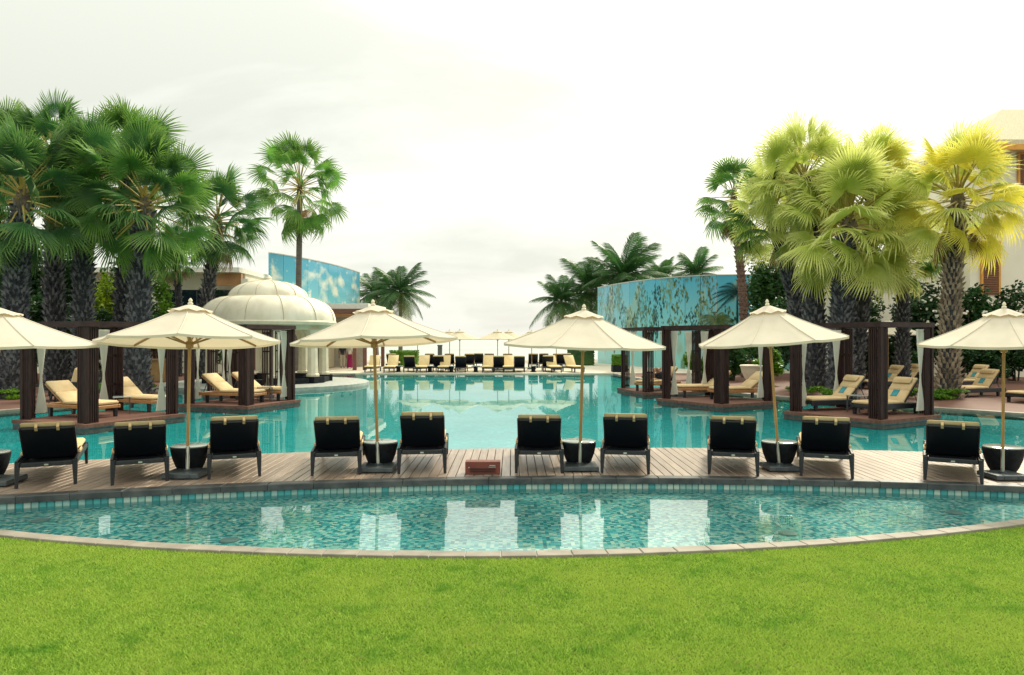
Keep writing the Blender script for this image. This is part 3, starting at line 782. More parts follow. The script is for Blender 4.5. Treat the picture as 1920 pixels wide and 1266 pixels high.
# ------------------------------------------------------------------ red-brown vent box on the deck edge
X, Y = at(905, 890)
vb = empty('vent_box', (X, Y, 0), 0, 'small red brown slatted vent box on the deck edge', 'vent box')
MB().rbox((0, 0.11, 0.095), (0.525, 0.20, 0.19), 0.008).build('body', 'red_box', vb)
for i, (z, x0, x1) in enumerate(((0.135, 0.10, 0.19), (0.105, -0.21, 0.20), (0.075, -0.19, 0.19), (0.045, -0.19, 0.19))):
    MB().box(((x0 + x1) / 2, 0.004, z), (x1 - x0, 0.02, 0.012)).build('vent_slot', 'steel' if i == 0 else ('rattan_frame' if i > 1 else 'brown_paint'), vb)
MB().box((0.14, 0.002, 0.112), (0.11, 0.02, 0.007)).build('vent_slot', 'steel', vb)
MB().box((-0.205, 0.002, 0.105), (0.018, 0.02, 0.014)).build('catch', 'steel', vb)
# ------------------------------------------------------------------ pergolas standing in the water
def curtain_mesh(H=2.08, tie=0.95):
    m = MB(); N = 18; rows = 14
    for j in range(rows + 1):
        t = j / rows; z = 0.12 + H * t
        zt = (tie - 0.12) / H
        if t > zt: w = 0.022 + 0.15 * ((t - zt) / (1 - zt)) ** 0.95
        else: w = 0.022 + 0.145 * ((zt - t) / zt) ** 0.95
        for i in range(N + 1):
            f = i / N
            m.v.append(((f - 0.5) * 2 * w, 0.05 * w / 0.17 * (1 if i % 2 else -1) * 0.6, z))
    for j in range(rows):
        for i in range(N):
            a = j * (N + 1) + i
            m.f.append((a, a + 1, a + N + 2, a + N + 1))
    me = m.mesh('curtain', True); me.materials.append(M['curtain'])
    return me
CURT = curtain_mesh()
PZ = 0.06
def pergola(F, yaw, a, b, label, Hh=2.25):
    r = empty('pergola', (F[0], F[1], PZ), yaw, label, 'pergola', 'dark slatted pergolas along the pool sides')
    for (cx, cy, sx, sy) in ((0, 0, 1, 1), (a, 0, -1, 1), (a, b, -1, -1), (0, b, 1, -1)):
        m = MB()
        m.box((cx, cy, Hh / 2), (0.09, 0.09, Hh))
        for k in range(1, 5):
            m.box((cx + sx * (0.045 + k * 0.058), cy, Hh / 2), (0.036, 0.035, Hh - 0.02))
            m.box((cx, cy + sy * (0.045 + k * 0.058), Hh / 2), (0.035, 0.036, Hh - 0.02))
        for z in (0.10, 0.72, 1.50, 2.15):
            m.box((cx + sx * 0.165, cy + sy * 0.026, z), (0.25, 0.015, 0.05)); m.box((cx + sx * 0.026, cy + sy * 0.165, z), (0.015, 0.25, 0.05))
        m.build('corner_screen', 'pergola_wood', r)
        inner = (cx, cy) == (0, 0)
        link_mesh('curtain', CURT, None, r, (cx + sx * (0.17 if inner else 0.40), cy + sy * (0.17 if inner else 0.06), 0), (0, 0, (0.78 if inner else 0) + random.uniform(-.2, .2)), (0.62 if inner else 0.9, 1, 1))
    for (p, q, w) in (((-0.08, 0), (a + 0.08, 0), 0.11), ((-0.08, b), (a + 0.08, b), 0.11)):
        MB().bar((p[0], p[1], Hh + 0.062), (q[0], q[1], Hh + 0.062), w, 0.12).build('beam', 'beam_wood', r)
    for (p, q) in (((0, 0.058), (0, b - 0.058)), ((a, 0.058), (a, b - 0.058))):
        MB().bar((p[0], p[1], Hh + 0.06), (q[0], q[1], Hh + 0.06), 0.11, 0.115).build('beam', 'beam_wood', r)
    # platform under it
    p = empty('platform', (F[0], F[1], 0), yaw); p['kind'] = 'structure'
    MB().box((a / 2, b / 2, PZ - 0.04), (a + 0.34, b + 0.34, 0.08)).build('platform_top', 'terrace_brown', p)
    MB().box((a / 2, b / 2, -0.62), (a + 0.30, b + 0.30, 1.20)).build('platform_base', 'platform_stone', p)
    MB().box((a / 2, b / 2, -0.68), (a + 1.0, b + 1.0, 0.90)).build('platform_step', 'platform_stone', p)
    return r
def yawdir(v): return math.atan2(v[1], v[0])
pergola((-9.8, 17.0), radians(66), 2.5, 2.27, 'dark slatted pergola nearest on the left side of the pool')
pergola((-7.72, 21.5), radians(71), 2.22, 2.2, 'dark slatted pergola in front of the domed gazebo')
pergola((-8.4, 25.7), radians(94), 1.8, 2.1, 'small dark slatted pergola half hidden between two others by the gazebo')
pergola((8.9, 17.84), radians(32), 2.25, 2.5, 'dark slatted pergola nearest on the right side of the pool')
pergola((6.25, 22.0), radians(32), 2.2, 2.45, 'middle dark slatted pergola of the three on the right')
pergola((4.86, 26.8), radians(12), 2.1, 2.4, 'farthest dark slatted pergola on the right, sheltering a reclining guest')

# ------------------------------------------------------------------ cushioned loungers on platforms and terraces
def make_pad_lounger(wood=True, pillow=False, towel=False, grey=False, ang=36):
    r = empty('cushioned_lounger', (0, 0, 0), 0, 'x', 'sun lounger', 'cream cushioned loungers beside the pool')
    fm = 'teak' if wood else 'rattan_frame'
    zf = 0.27 if wood else 0.22
    m = MB()
    for s in (-1, 1): m.rbox((s * 0.32, 1.0, zf), (0.06, 2.0, 0.09 if wood else 0.14), 0.01)
    m.rbox((0, 0.03, zf), (0.58, 0.05, 0.08), 0.01); m.rbox((0, 1.97, zf), (0.58, 0.05, 0.08), 0.01)
    for k in range(9): m.box((0, 0.2 + k * 0.2, zf + 0.03), (0.58, 0.12, 0.02))
    m.build('frame', fm, r)
    for s in (-1, 1):
        for y in (0.35, 1.86):
            MB().box((s * 0.31, y, zf / 2 - 0.02), (0.07, 0.07, zf - 0.04), taper=1.15).build('leg', fm if not wood else 'rattan_frame', r)
    a = radians(ang); hy, hz = 0.78, zf + 0.06
    rot = Matrix(((1, 0, 0), (0, -cos(a), sin(a)), (0, sin(a), cos(a))))
    def bp(u, v, w): return (u, hy - v * cos(a) + w * sin(a), hz + v * sin(a) + w * cos(a))
    MB().rbox(bp(0, 0.40, 0.0), (0.62, 0.82, 0.04), 0.01, rot).build('backrest', fm, r)
    cm = 'wall_grey' if grey else 'cushion'
    c1 = MB(); c1.rbox(bp(0, 0.60, 0.065), (0.63, 0.44, 0.09), 0.03, rot); c1.rbox(bp(0, 0.185, 0.065), (0.63, 0.38, 0.088), 0.03, rot)
    bc = c1.build('back_cushion', cm, r, smooth=True)
    MB().rbox((0, 1.38, zf + 0.095), (0.64, 1.20, 0.095), 0.03).build('seat_cushion', cm, r, smooth=True)
    for s in (-0.2, 0.2): MB().tube([bp(s, 0.6, -0.03), (s, 0.12, zf + 0.03)], 0.012, 6).build('back_prop', 'grey_metal', r)
    if pillow: MB().rbox(bp(0, 0.66, 0.15), (0.52, 0.20, 0.11), 0.045, rot).build('head_pillow', cm, r, smooth=True)
    if towel: MB().rbox(bp(0.02, 0.24, 0.118), (0.18, 0.22, 0.02), 0.006, rot).build('folded_cloth', 'towel_teal', bc)
    return r
def put(proto, used, head, feet, z, label, group=None):
    d = (feet[0] - head[0], feet[1] - head[1])
    return place(proto, used, (head[0], head[1], z), math.atan2(d[1], d[0]) - pi / 2, label, group)
teak = make_pad_lounger(True, False, False); u1 = []
put(teak, u1, (-11.85, 19.05), (-9.9, 18.25), PZ, 'teak lounger with cream pad nearest the left picture edge')
put(teak, u1, (-11.2, 20.75), (-9.05, 19.7), 0.0 + PZ, 'teak lounger with cream pad behind the left front pergola post')
put(teak, u1, (-9.55, 22.95), (-7.6, 22.35), PZ, 'front teak lounger under the pergola before the domed gazebo')
put(teak, u1, (-9.05, 24.0), (-7.1, 23.45), PZ, 'rear teak lounger under the pergola before the domed gazebo')
put(teak, u1, (8.35, 24.15), (6.4, 23.6), PZ, 'lounger with raised cream back under the middle right pergola')
put(teak, u1, (7.45, 25.2), (5.6, 24.75), PZ, 'flatter lounger at the back of the middle right pergola')
put(teak, u1, (6.25, 28.6), (4.8, 27.25), PZ, 'teak lounger with a guest lying on it, right side')
dark = make_pad_lounger(False, True, True, ang=47); u2 = []
put(dark, u2, (9.9, 20.75), (8.0, 20.2), PZ, 'pillowed lounger with teal cloth left in the right front pergola')
put(dark, u2, (10.75, 19.75), (9.05, 18.95), PZ, 'pillowed lounger with teal cloth by the right front pergola corner post')
put(dark, u2, (17.2, 26.2), (15.3, 25.5), 0, 'pillowed lounger on the brown terrace right of the thick palm')
put(dark, u2, (17.7, 23.9), (15.8, 23.2), 0, 'pillowed lounger on the brown terrace cut by the right picture edge')
put(dark, u2, (19.6, 30.4), (17.7, 29.9), 0, 'pillowed lounger in the shade behind the right terrace loungers')
put(dark, u2, (17.4, 31.2), (15.5, 30.8), 0, 'shaded pillowed lounger seen between the right front pergola posts')
put(dark, u2, (15.9, 29.9), (14.0, 29.5), 0, 'shaded pillowed lounger behind the right front pergola slats')
g = make_pad_lounger(False, False, False, True, 50)
put(g, [], (15.1, 31.8), (13.2, 31.6), 0, 'grey padded lounger in the shade of the right hand palms')

# parasol on the right terrace
o = make_umbrella(1.5, False, 'parasol', 'cream parasols on the terraces')
o.location = (16.4, 32.2, 0); o.scale = (1, 1, 1.13); o['label'] = 'cream parasol in the shrubs behind the right front pergola'
o = make_umbrella(1.5, False, 'parasol', 'cream parasols on the terraces')
o.location = (18.6, 25.4, 0); o.scale = (1, 1, 1.1); o['label'] = 'cream parasol of the right terrace loungers, behind the last front parasol'

# small glass side tables
def make_glass_table():
    r = empty('glass_side_table', (0, 0, 0), 0, 'x', 'side table', 'small glass side tables by the pergola loungers')
    MB().rbox((0, 0, 0.44), (0.42, 0.42, 0.025), 0.006).build('table_top', 'glass_top', r)
    for sx in (-1, 1):
        for sy in (-1, 1): MB().box((sx * 0.18, sy * 0.18, 0.215), (0.03, 0.03, 0.425)).build('leg', 'grey_metal', r)
    return r
gt = make_glass_table(); u3 = []
for (X, Y), lab in ((((9.25, 19.75)), 'small glass side table between the two right front pergola loungers'), ((-10.2, 19.3), 'small glass side table between the two left teak loungers'),
                    ((-7.7, 23.0), 'small glass side table under the pergola before the gazebo')):
    place(gt, u3, (X, Y, PZ), 0.5, lab)

# ------------------------------------------------------------------ domed gazebo on its round stone island
GX, GY = -10.75, 32.6
isl = MB()
isl.lathe([(4.35, -1.15), (4.35, -0.02), (4.3, 0.0), (0.1, 0.0)], 48); o = isl.build('gazebo_island', 'gazebo_stone', None, (GX, GY, 0.10), smooth=True); o['kind'] = 'structure'
gz = empty('gazebo', (GX, GY, 0.06), 0, 'white two tiered domed gazebo on cream columns in the pool', 'gazebo'); gz.scale = (0.97, 0.97, 0.945)
def dome(r0, r1, z0, z1, n=10, pw=2.0):
    return [(r1 + (r0 - r1) * cos(pi / 2 * i / n) ** (1.0), z0 + (z1 - z0) * sin(pi / 2 * i / n)) for i in range(n + 1)]
def gored(prof, n, sub=4, bulge=0.03):
    m = MB(); N = n * sub
    for (rr, z) in prof:
        for k in range(N):
            f = (k % sub) / sub; b = 4 * f * (1 - f)
            s = rr * (1 + bulge * b) * (cos(pi / n) / cos(pi / n - 2 * pi / n * f) * 0.5 + 0.5)
            a = 2 * pi * k / N
            m.v.append((s * cos(a), s * sin(a), z))
    for i in range(len(prof) - 1):
        for k in range(N):
            j = (k + 1) % N
            m.f.append((i * N + k, i * N + j, (i + 1) * N + j, (i + 1) * N + k))
    return m
lo = dome(2.95, 1.70, 2.86, 3.98); hi = dome(1.72, 0.12, 3.98, 4.76)
d1 = gored(lo, 12).build('lower_dome', 'dome_cream', gz, smooth=True)
d2 = gored(hi, 12).build('upper_dome', 'dome_cream', gz, smooth=True)
for k in range(12):
    a = 2 * pi * k / 12
    MB().tube([(rr * 1.004 * cos(a), rr * 1.004 * sin(a), z + 0.006) for rr, z in lo], 0.015, 5).build('seam', 'dome_seam', d1)
    MB().tube([(rr * 1.004 * cos(a), rr * 1.004 * sin(a), z + 0.006) for rr, z in hi], 0.014, 5).build('seam', 'dome_seam', d2)
MB().lathe([(1.78, 3.93), (1.82, 3.96), (1.80, 4.01), (1.70, 4.02)], 48).build('ring_moulding', 'column_cream', gz, smooth=True)
MB().lathe([(0.20, 4.72), (0.24, 4.77), (0.12, 4.82), (0.15, 4.88), (0.09, 4.95), (0.02, 5.03)], 16).build('finial', 'dome_cream', gz, smooth=True)
MB().lathe([(2.55, 2.46), (2.62, 2.46), (2.66, 2.62), (2.98, 2.68), (3.02, 2.80), (2.98, 2.87), (2.55, 2.87)], 48).build('cornice', 'column_cream', gz, smooth=True)
for k in range(8):
    a = 2 * pi * (k + 0.5) / 8
    cx, cy = 2.45 * cos(a), 2.45 * sin(a)
    c = MB()
    c.lathe([(0.30, 0.34), (0.30, 0.44), (0.24, 0.48), (0.225, 1.2), (0.215, 1.75), (0.26, 2.0), (0.36, 2.25), (0.50, 2.46)], 8, (cx, cy, 0), pi / 8 + a)
    col = c.build('column', 'column_cream', gz)
    MB().box((cx, cy, 0.17), (0.72, 0.72, 0.34), Matrix.Rotation(a, 3, 'Z')).build('plinth', 'bowl_dark', gz)
for k in range(8):
    if k in (5,): continue
    a = 2 * pi * k / 8
    MB().box((2.45 * cos(a), 2.45 * sin(a), 0.14), (0.36, 1.12, 0.26), Matrix.Rotation(a, 3, 'Z')).build('bench', 'bowl_dark', gz)

# ------------------------------------------------------------------ printed curved screens
def print_material(name, kind):
    m = bpy.data.materials.new(name); m.use_nodes = True
    n = m.node_tree.nodes; l = m.node_tree.links; b = n['Principled BSDF']
    ge = n.new('ShaderNodeNewGeometry')
    sp = n.new('ShaderNodeSeparateXYZ'); l.new(ge.outputs['Position'], sp.inputs[0])
    mr = n.new('ShaderNodeMapRange'); mr.inputs[1].default_value = 1.5; mr.inputs[2].default_value = 7.0; l.new(sp.outputs[2], mr.inputs[0])
    base = n.new('ShaderNodeValToRGB'); l.new(mr.outputs[0], base.inputs[0])
    def noise(st, lo_, hi_, det=5):
        mp = n.new('ShaderNodeMapping'); mp.inputs['Scale'].default_value = st; l.new(ge.outputs['Position'], mp.inputs[0])
        no = n.new('ShaderNodeTexNoise'); no.inputs['Scale'].default_value = 1; no.inputs['Detail'].default_value = det; l.new(mp.outputs[0], no.inputs['Vector'])
        r = n.new('ShaderNodeMapRange'); r.inputs[1].default_value = lo_; r.inputs[2].default_value = hi_; l.new(no.outputs[0], r.inputs[0]); return r.outputs[0]
    def mix(f, a, c):
        x_ = n.new('ShaderNodeMix'); x_.data_type = 'RGBA'; l.new(f, x_.inputs[0]); l.new(a, x_.inputs[6]); x_.inputs[7].default_value = (*c, 1); return x_.outputs[2]
    e = base.color_ramp.elements
    if kind == 'sky':
        e[0].color = (0.26, 0.56, 0.52, 1); e[1].color = (0.070, 0.34, 0.50, 1)
        c = mix(noise((0.55, 0.35, 0.7), 0.52, 0.66), base.outputs[0], (0.60, 0.66, 0.58))
        c = mix(noise((1.6, 0.8, 1.2), 0.60, 0.72), c, (0.62, 0.68, 0.60))
    else:
        e[0].color = (0.24, 0.58, 0.58, 1); e[1].color = (0.030, 0.31, 0.50, 1)
        c = mix(noise((0.9, 0.45, 0.30), 0.58, 0.66), base.outputs[0], (0.26, 0.42, 0.36))
        c = mix(noise((2.2, 0.9, 0.5), 0.63, 0.70), c, (0.13, 0.26, 0.18))
        c = mix(noise((1.3, 0.6, 0.5), 0.68, 0.72), c, (0.02, 0.14, 0.16))
    l.new(c, b.inputs['Base Color']); b.inputs['Roughness'].default_value = 0.22
    MATS[name] = m
print_material('print_sky', 'sky'); print_material('print_palm', 'palm')
material('print_dark', (0.004, 0.035, 0.040), (0.012, 0.07, 0.055), rough=0.3, scale=3)
material('print_olive', (0.10, 0.20, 0.10), (0.24, 0.36, 0.18), rough=0.3, scale=3)
material('print_green', (0.035, 0.09, 0.03), (0.15, 0.20, 0.06), rough=0.3, scale=3)
def bez(p0, p1, p2, n):
    out = []
    for i in range(n + 1):
        t = i / n
        out.append(((1 - t) ** 2 * p0[0] + 2 * t * (1 - t) * p1[0] + t * t * p2[0], (1 - t) ** 2 * p0[1] + 2 * t * (1 - t) * p1[1] + t * t * p2[1]))
    return out
def screen(pts, ztop, mat, label, prints=()):
    c = pts[len(pts) // 2]
    r = empty('printed_screen', (c[0], c[1], 0), 0, label, 'printed wall')
    for a, b in zip(pts[:-1], pts[1:]):
        A = Vector((a[0] - c[0], a[1] - c[1], ztop / 2)); B = Vector((b[0] - c[0], b[1] - c[1], ztop / 2))
        g_ = (B - A).normalized() * 0.012
        MB().bar(A + g_, B - g_, 0.12, ztop).build('panel', mat, r)
        MB().bar(A + g_ + Vector((0, 0, ztop / 2 + 0.03)), B - g_ + Vector((0, 0, ztop / 2 + 0.03)), 0.18, 0.06).build('cap_strip', 'wall_grey', r)
    # flat printed palm crowns following the panels
    L = [0]
    for a, b in zip(pts[:-1], pts[1:]): L.append(L[-1] + math.hypot(b[0] - a[0], b[1] - a[1]))
    def pos(s, z, off=0.075):
        s = max(0.0, min(L[-1] - 1e-4, s))
        for i in range(len(pts) - 1):
            if s <= L[i + 1]:
                t = (s - L[i]) / (L[i + 1] - L[i]); a, b = pts[i], pts[i + 1]
                nx, ny = (b[1] - a[1]), -(b[0] - a[0]); k = math.hypot(nx, ny); nx /= k; ny /= k
                if ny > 0: nx, ny = -nx, -ny
                return (a[0] + (b[0] - a[0]) * t + nx * off - c[0], a[1] + (b[1] - a[1]) * t + ny * off - c[1], min(z, ztop - 0.02))
    for (s0, z0, R, mt, off) in prints:
        m = MB()
        def poly(q): m.add([pos(s, z, off) for s, z in q], [tuple(range(len(q)))])
        if R < 0:                                   # weeping foliage: a hanging clump of narrow leaves
            w, h = -R * 0.55, -R * 1.25
            for k in range(int(95 * -R)):
                a = random.random() * 2 * pi; q_ = sqrt(random.random())
                s = s0 + w * q_ * cos(a) * (1 + 0.3 * sin(5 * a)); z = z0 + h * q_ * sin(a)
                l_ = random.uniform(0.14, 0.34); b_ = l_ * random.uniform(.10, .18); t_ = random.uniform(-.08, .08)
                poly([(s, z), (s + b_, z - l_ * .45), (s + t_, z - l_), (s - b_, z - l_ * .45)])
        else:                                       # fan of narrow palm leaflets on a thin stem
            for k in range(13):
                a = -0.5 + (pi + 1.0) * k / 12 + random.uniform(-.1, .1); prev = None
                for i in range(10):
                    t = i / 9
                    s = s0 + R * cos(a) * t; z = z0 + R * sin(a) * t * 0.9 - 0.5 * R * t * t
                    if prev:
                        ll = R * 0.26 * (1.1 - t * 0.8)
                        for sd in (-1, 1):
                            for f in (0.25, 0.75):
                                ps, pz = prev[0] + (s - prev[0]) * f, prev[1] + (z - prev[1]) * f
                                es = ps + ll * (cos(a) * .8 - sd * sin(a) * .7); ez = pz + ll * (sin(a) * .6 + sd * cos(a) * .7) - ll * .35
                                poly([(ps - 0.03, pz), (ps + 0.03, pz), (es, ez)])
                    prev = (s, z)
            poly([(s0 - 0.05, z0), (s0 + 0.05, z0), (s0 + 0.07, 0.4), (s0 - 0.07, 0.4)])
        m.build('printed_palm' if R > 0 else 'printed_foliage', mt, r)
    return r
rp = bez((6.9, 59.0), (8.9, 48.2), (13.0, 47.0), 9) + [(14.8, 46.8), (16.6, 46.8), (18.4, 46.8), (20.2, 46.8), (22.0, 46.8), (23.8, 46.8)]
screen(rp, 6.0, 'print_palm', 'tall curved blue screen printed with hanging palms, behind the right pergolas',
       [(s_, z_, r_, m_, 0.064 + 0.0009 * i_) for i_, (s_, z_, r_, m_) in enumerate(
           [(1.2 + 0.62 * k + random.uniform(-.3, .3), random.choice((5.4, 4.9, 4.2, 3.3, 2.6)) + random.uniform(-.3, .3), -random.uniform(.6, 1.5), random.choice(('print_olive', 'print_olive', 'print_green', 'print_green', 'print_dark'))) for k in range(24)]
           + [(15.3, 4.9, 1.7, 'print_dark'), (17.3, 3.4, 1.5, 'print_dark'), (18.9, 4.3, 1.3, 'print_dark'), (20.6, 3.6, 1.5, 'print_dark'), (14.0, 3.2, 1.2, 'print_green')])])
lp = bez((-15.7, 47.7), (-13.2, 52.5), (-12.9, 62.3), 9)
screen(lp, 7.5, 'print_sky', 'tall curved pale blue screen printed with clouds, behind the gazebo')

# ------------------------------------------------------------------ buildings
# pavilion with two people, beyond the gazebo
pv = empty('pavilion', (-11.5, 47.5, 0), 0, 'open pavilion with flat white roof and brown posts behind the gazebo', 'pavilion')
MB().box((-1.2, 1.4, 4.0), (7.6, 6.4, 0.34)).build('roof', 'roof_white', pv)
MB().box((-1.2, -1.86, 3.70), (7.7, 0.25, 0.24)).build('fascia', 'brown_paint', pv)
MB().box((-1.2, 1.6, 3.66), (7.3, 5.6, 0.30)).build('ceiling', 'wood_panel', pv)
for X, Y in ((-4.6, -1.6), (-1.0, -1.6), (1.72, -1.6), (2.35, -1.6), (2.45, 1.5), (2.45, 4.2), (-4.6, 4.2)):
    MB().box((X, Y, 1.78), (0.22, 0.22, 3.5)).build('post', 'brown_paint', pv)
MB().box((-1.6, 3.6, 1.76), (5.6, 0.16, 3.46)).build('back_wall', 'wall_grey', pv)
MB().box((-0.85, 2.5, 1.76), (0.16, 2.0, 3.46)).build('inner_wall', 'column_cream', pv)
# low white building with dark glass at the left
lb = empty('poolside_building', (-22, 44, 0), 0, 'white flat roofed building with dark glass behind the left palms', 'building')
MB().box((-3, 3.3, 2.93), (18, 6, 5.86)).build('wall', 'wall_white', lb)
MB().box((-3.1, 2.8, 6.0), (18.4, 7.6, 0.28)).build('roof', 'roof_white', lb)
MB().box((5.2, -0.4, 5.48), (1.7, 0.2, 0.7)).build('fascia', 'wood_panel', lb)
for k in range(5):
    w = MB().box((1.6 + k * 1.05, 0.22, 3.6), (1.0, 0.12, 2.6)).build('window', 'dark_glass', lb)
    MB().box((1.6 + k * 1.05 - 0.52, 0.16, 3.6), (0.05, 0.2, 2.6)).build('mullion', 'grey_metal', w)
for k in range(4):
    w = MB().box((-9.6 + k * 2.3, 0.22, 3.2), (1.7, 0.12, 2.0)).build('window', 'dark_glass', lb)
    MB().box((-9.6 + k * 2.3, 0.16, 4.3), (1.9, 0.2, 0.1)).build('window_head', 'column_cream', w)
for X in (0.35, 1.05, 6.3): MB().box((X, -0.5, 2.75), (0.4, 0.4, 5.5)).build('pillar', 'wall_white', lb)
# white villa with shutters on the right
rb = empty('villa', (25.0, 38, 0), 0, 'white villa with tan tiled roof and brown louvred shutters, right edge', 'building')
MB().box((5.0, 4.2, 5.9), (12.6, 8.0, 11.8)).build('wall', 'wall_white', rb)
MB().box((-4.1, 4.6, 2.9), (6.0, 7.0, 5.8)).build('wing_wall', 'wall_white', rb)
MB().box((-4.1, 4.6, 5.88), (6.3, 7.3, 0.16)).build('wing_roof', 'roof_white', rb)
rf = MB().add([(-1.9, -1.0, 11.75), (12.6, -1.0, 11.75), (12.6, 9.4, 11.75), (-1.9, 9.4, 11.75), (2.6, 3.6, 14.9), (12, 3.6, 14.9), (12, 4.8, 14.9), (2.6, 4.8, 14.9), (-1.9, -1.0, 11.98), (12.6, -1.0, 11.98), (12.6, 9.4, 11.98), (-1.9, 9.4, 11.98)],
    [(3, 2, 1, 0), (0, 1, 9, 8), (1, 2, 10, 9), (2, 3, 11, 10), (3, 0, 8, 11), (8, 9, 5, 4), (9, 10, 6, 5), (10, 11, 7, 6), (11, 8, 4, 7), (4, 5, 6, 7)]).build('roof', 'roof_thatch', rb)
MB().box((5.35, -0.95, 11.60), (14.3, 0.18, 0.28)).build('fascia', 'orange_frame', rb)
MB().box((-1.8, 4.2, 11.60), (0.18, 10.1, 0.28)).build('fascia', 'orange_frame', rb)
for (X, z0, z1, w_) in ((-0.28, 4.25, 6.95, 0.80), (1.62, 9.0, 11.5, 0.80)):
    win = MB().box((X, 0.17, (z0 + z1) / 2), (w_, 0.06, z1 - z0)).build('shutter', 'louver', rb)
    for s in (-1, 1): MB().box((X + s * (w_ / 2 + 0.05), 0.14, (z0 + z1) / 2), (0.10, 0.14, z1 - z0 + 0.2)).build('shutter_frame', 'orange_frame', win)
    MB().box((X, 0.14, z1 + 0.05), (w_, 0.14, 0.10)).build('shutter_frame', 'orange_frame', win)
    nsl = 22
    sm = MB().box((0, 0, 0), (w_, 0.02, 0.10), Matrix.Rotation(radians(35), 3, 'X')).mesh('slat'); sm.materials.append(M['louver'])
    for k in range(nsl): link_mesh('slat', sm, None, win, (X, 0.11, z0 + 0.08 + k * (z1 - z0 - 0.1) / nsl))
# ------------------------------------------------------------------ palms
def fan_leaf(name, mat, pet=1.05, seed=0, nseg=34, droop=0.35, split=0.55):
    """petiole along +X, round pleated blade split into drooping finger tips; two materials"""
    rd = random.Random(seed)
    V = []; F = []; MI = []
    TP = []
    def add(vs_, fs, mi, tp=None):
        k = len(V); V.extend(vs_); TP.extend(tp or [0.0] * len(vs_))
        for f in fs: F.append(tuple(i + k for i in f)); MI.append(mi)
    # petiole: three sided, sagging
    P = [(t * pet, 0, -0.10 * t * t * pet) for t in (0, .33, .66, 1.0)]
    rad = [0.040, 0.030, 0.024, 0.018]
    vs_ = []
    for p, r in zip(P, rad):
        vs_ += [(p[0], -r, p[2]), (p[0], r, p[2]), (p[0], 0, p[2] + r * 1.2)]
    fs = []
    for i in range(3):
        for k in range(3):
            j = (k + 1) % 3; fs.append((i * 3 + k, i * 3 + j, i * 3 + 3 + j, i * 3 + 3 + k))
    add(vs_, fs, 1)
    ox, oz = P[-1][0], P[-1][2]
    span = radians(236)
    def pt(a, r, lift=0.0, extra=0.0):
        x = r * cos(a); y = r * sin(a)
        dz = -droop * (r ** 2) * 0.55 - 0.34 * abs(sin(a / 1.32)) ** 1.5 * r + lift - extra
        return (ox + x * 0.98, y, oz + dz)
    for i in range(nseg):
        a0 = -span / 2 + span * i / nseg; a1 = a0 + span / nseg; am = (a0 + a1) / 2
        Ri = (0.74 + 0.22 * cos(am * 0.75)) * rd.uniform(0.84, 1.10)
        rs = split * rd.uniform(0.9, 1.1)
        hang = rd.uniform(0.03, 0.14) if rd.random() > 0.3 else rd.uniform(0.18, 0.42)
        w2 = (a1 - a0) * 0.25; w3 = 0
        l1 = 0.022
        o = pt(am, 0.03)
        A0, A1, Am = pt(a0, rs), pt(a1, rs), pt(am, rs, l1)
        B0, B1 = pt(am - w2, Ri * 0.80, 0, hang * 0.35), pt(am + w2, Ri * 0.80, 0, hang * 0.35)
        Bm = pt(am, Ri * 0.80, 0.014, hang * 0.35)
        T = pt(am, Ri, 0, hang)
        add([o, A0, Am, A1, B0, Bm, B1, T], [(0, 1, 2), (0, 2, 3), (1, 4, 5, 2), (2, 5, 6, 3), (4, 7, 5), (5, 7, 6)], 0, [0, .5, .4, .5, .85, .8, .85, 1.0])
    me = bpy.data.meshes.new(name); me.from_pydata(V, [], F); me.update()
    me.materials.append(M[mat]); me.materials.append(M['petiole'])
    me.polygons.foreach_set('material_index', MI)
    at_ = me.attributes.new('tipness', 'FLOAT', 'POINT'); at_.data.foreach_set('value', TP)
    return me
LEAVES = {}
for mt in ('fan_leaf_dark', 'fan_leaf_mid', 'fan_leaf_sunlit', 'fan_leaf_sunlit_yellow', 'fan_leaf_brown'):
    LEAVES[mt] = [fan_leaf('leaf', mt, 1.22, s, 44, dr, 0.40) for s, dr in ((1, 0.06), (11, 0.16), (2, 0.30), (12, 0.42), (3, 0.60))]
LEAF_OPEN = [fan_leaf('leaf', 'fan_leaf_mid', 1.75, s, 30, dr, 0.45) for s, dr in ((6, 0.2), (7, 0.45), (8, 0.7))]
LEAF_SLIM = [fan_leaf('leaf', 'fan_leaf_mid', 1.25, s, 26, dr, 0.40) for s, dr in ((4, 0.5), (5, 0.8))]

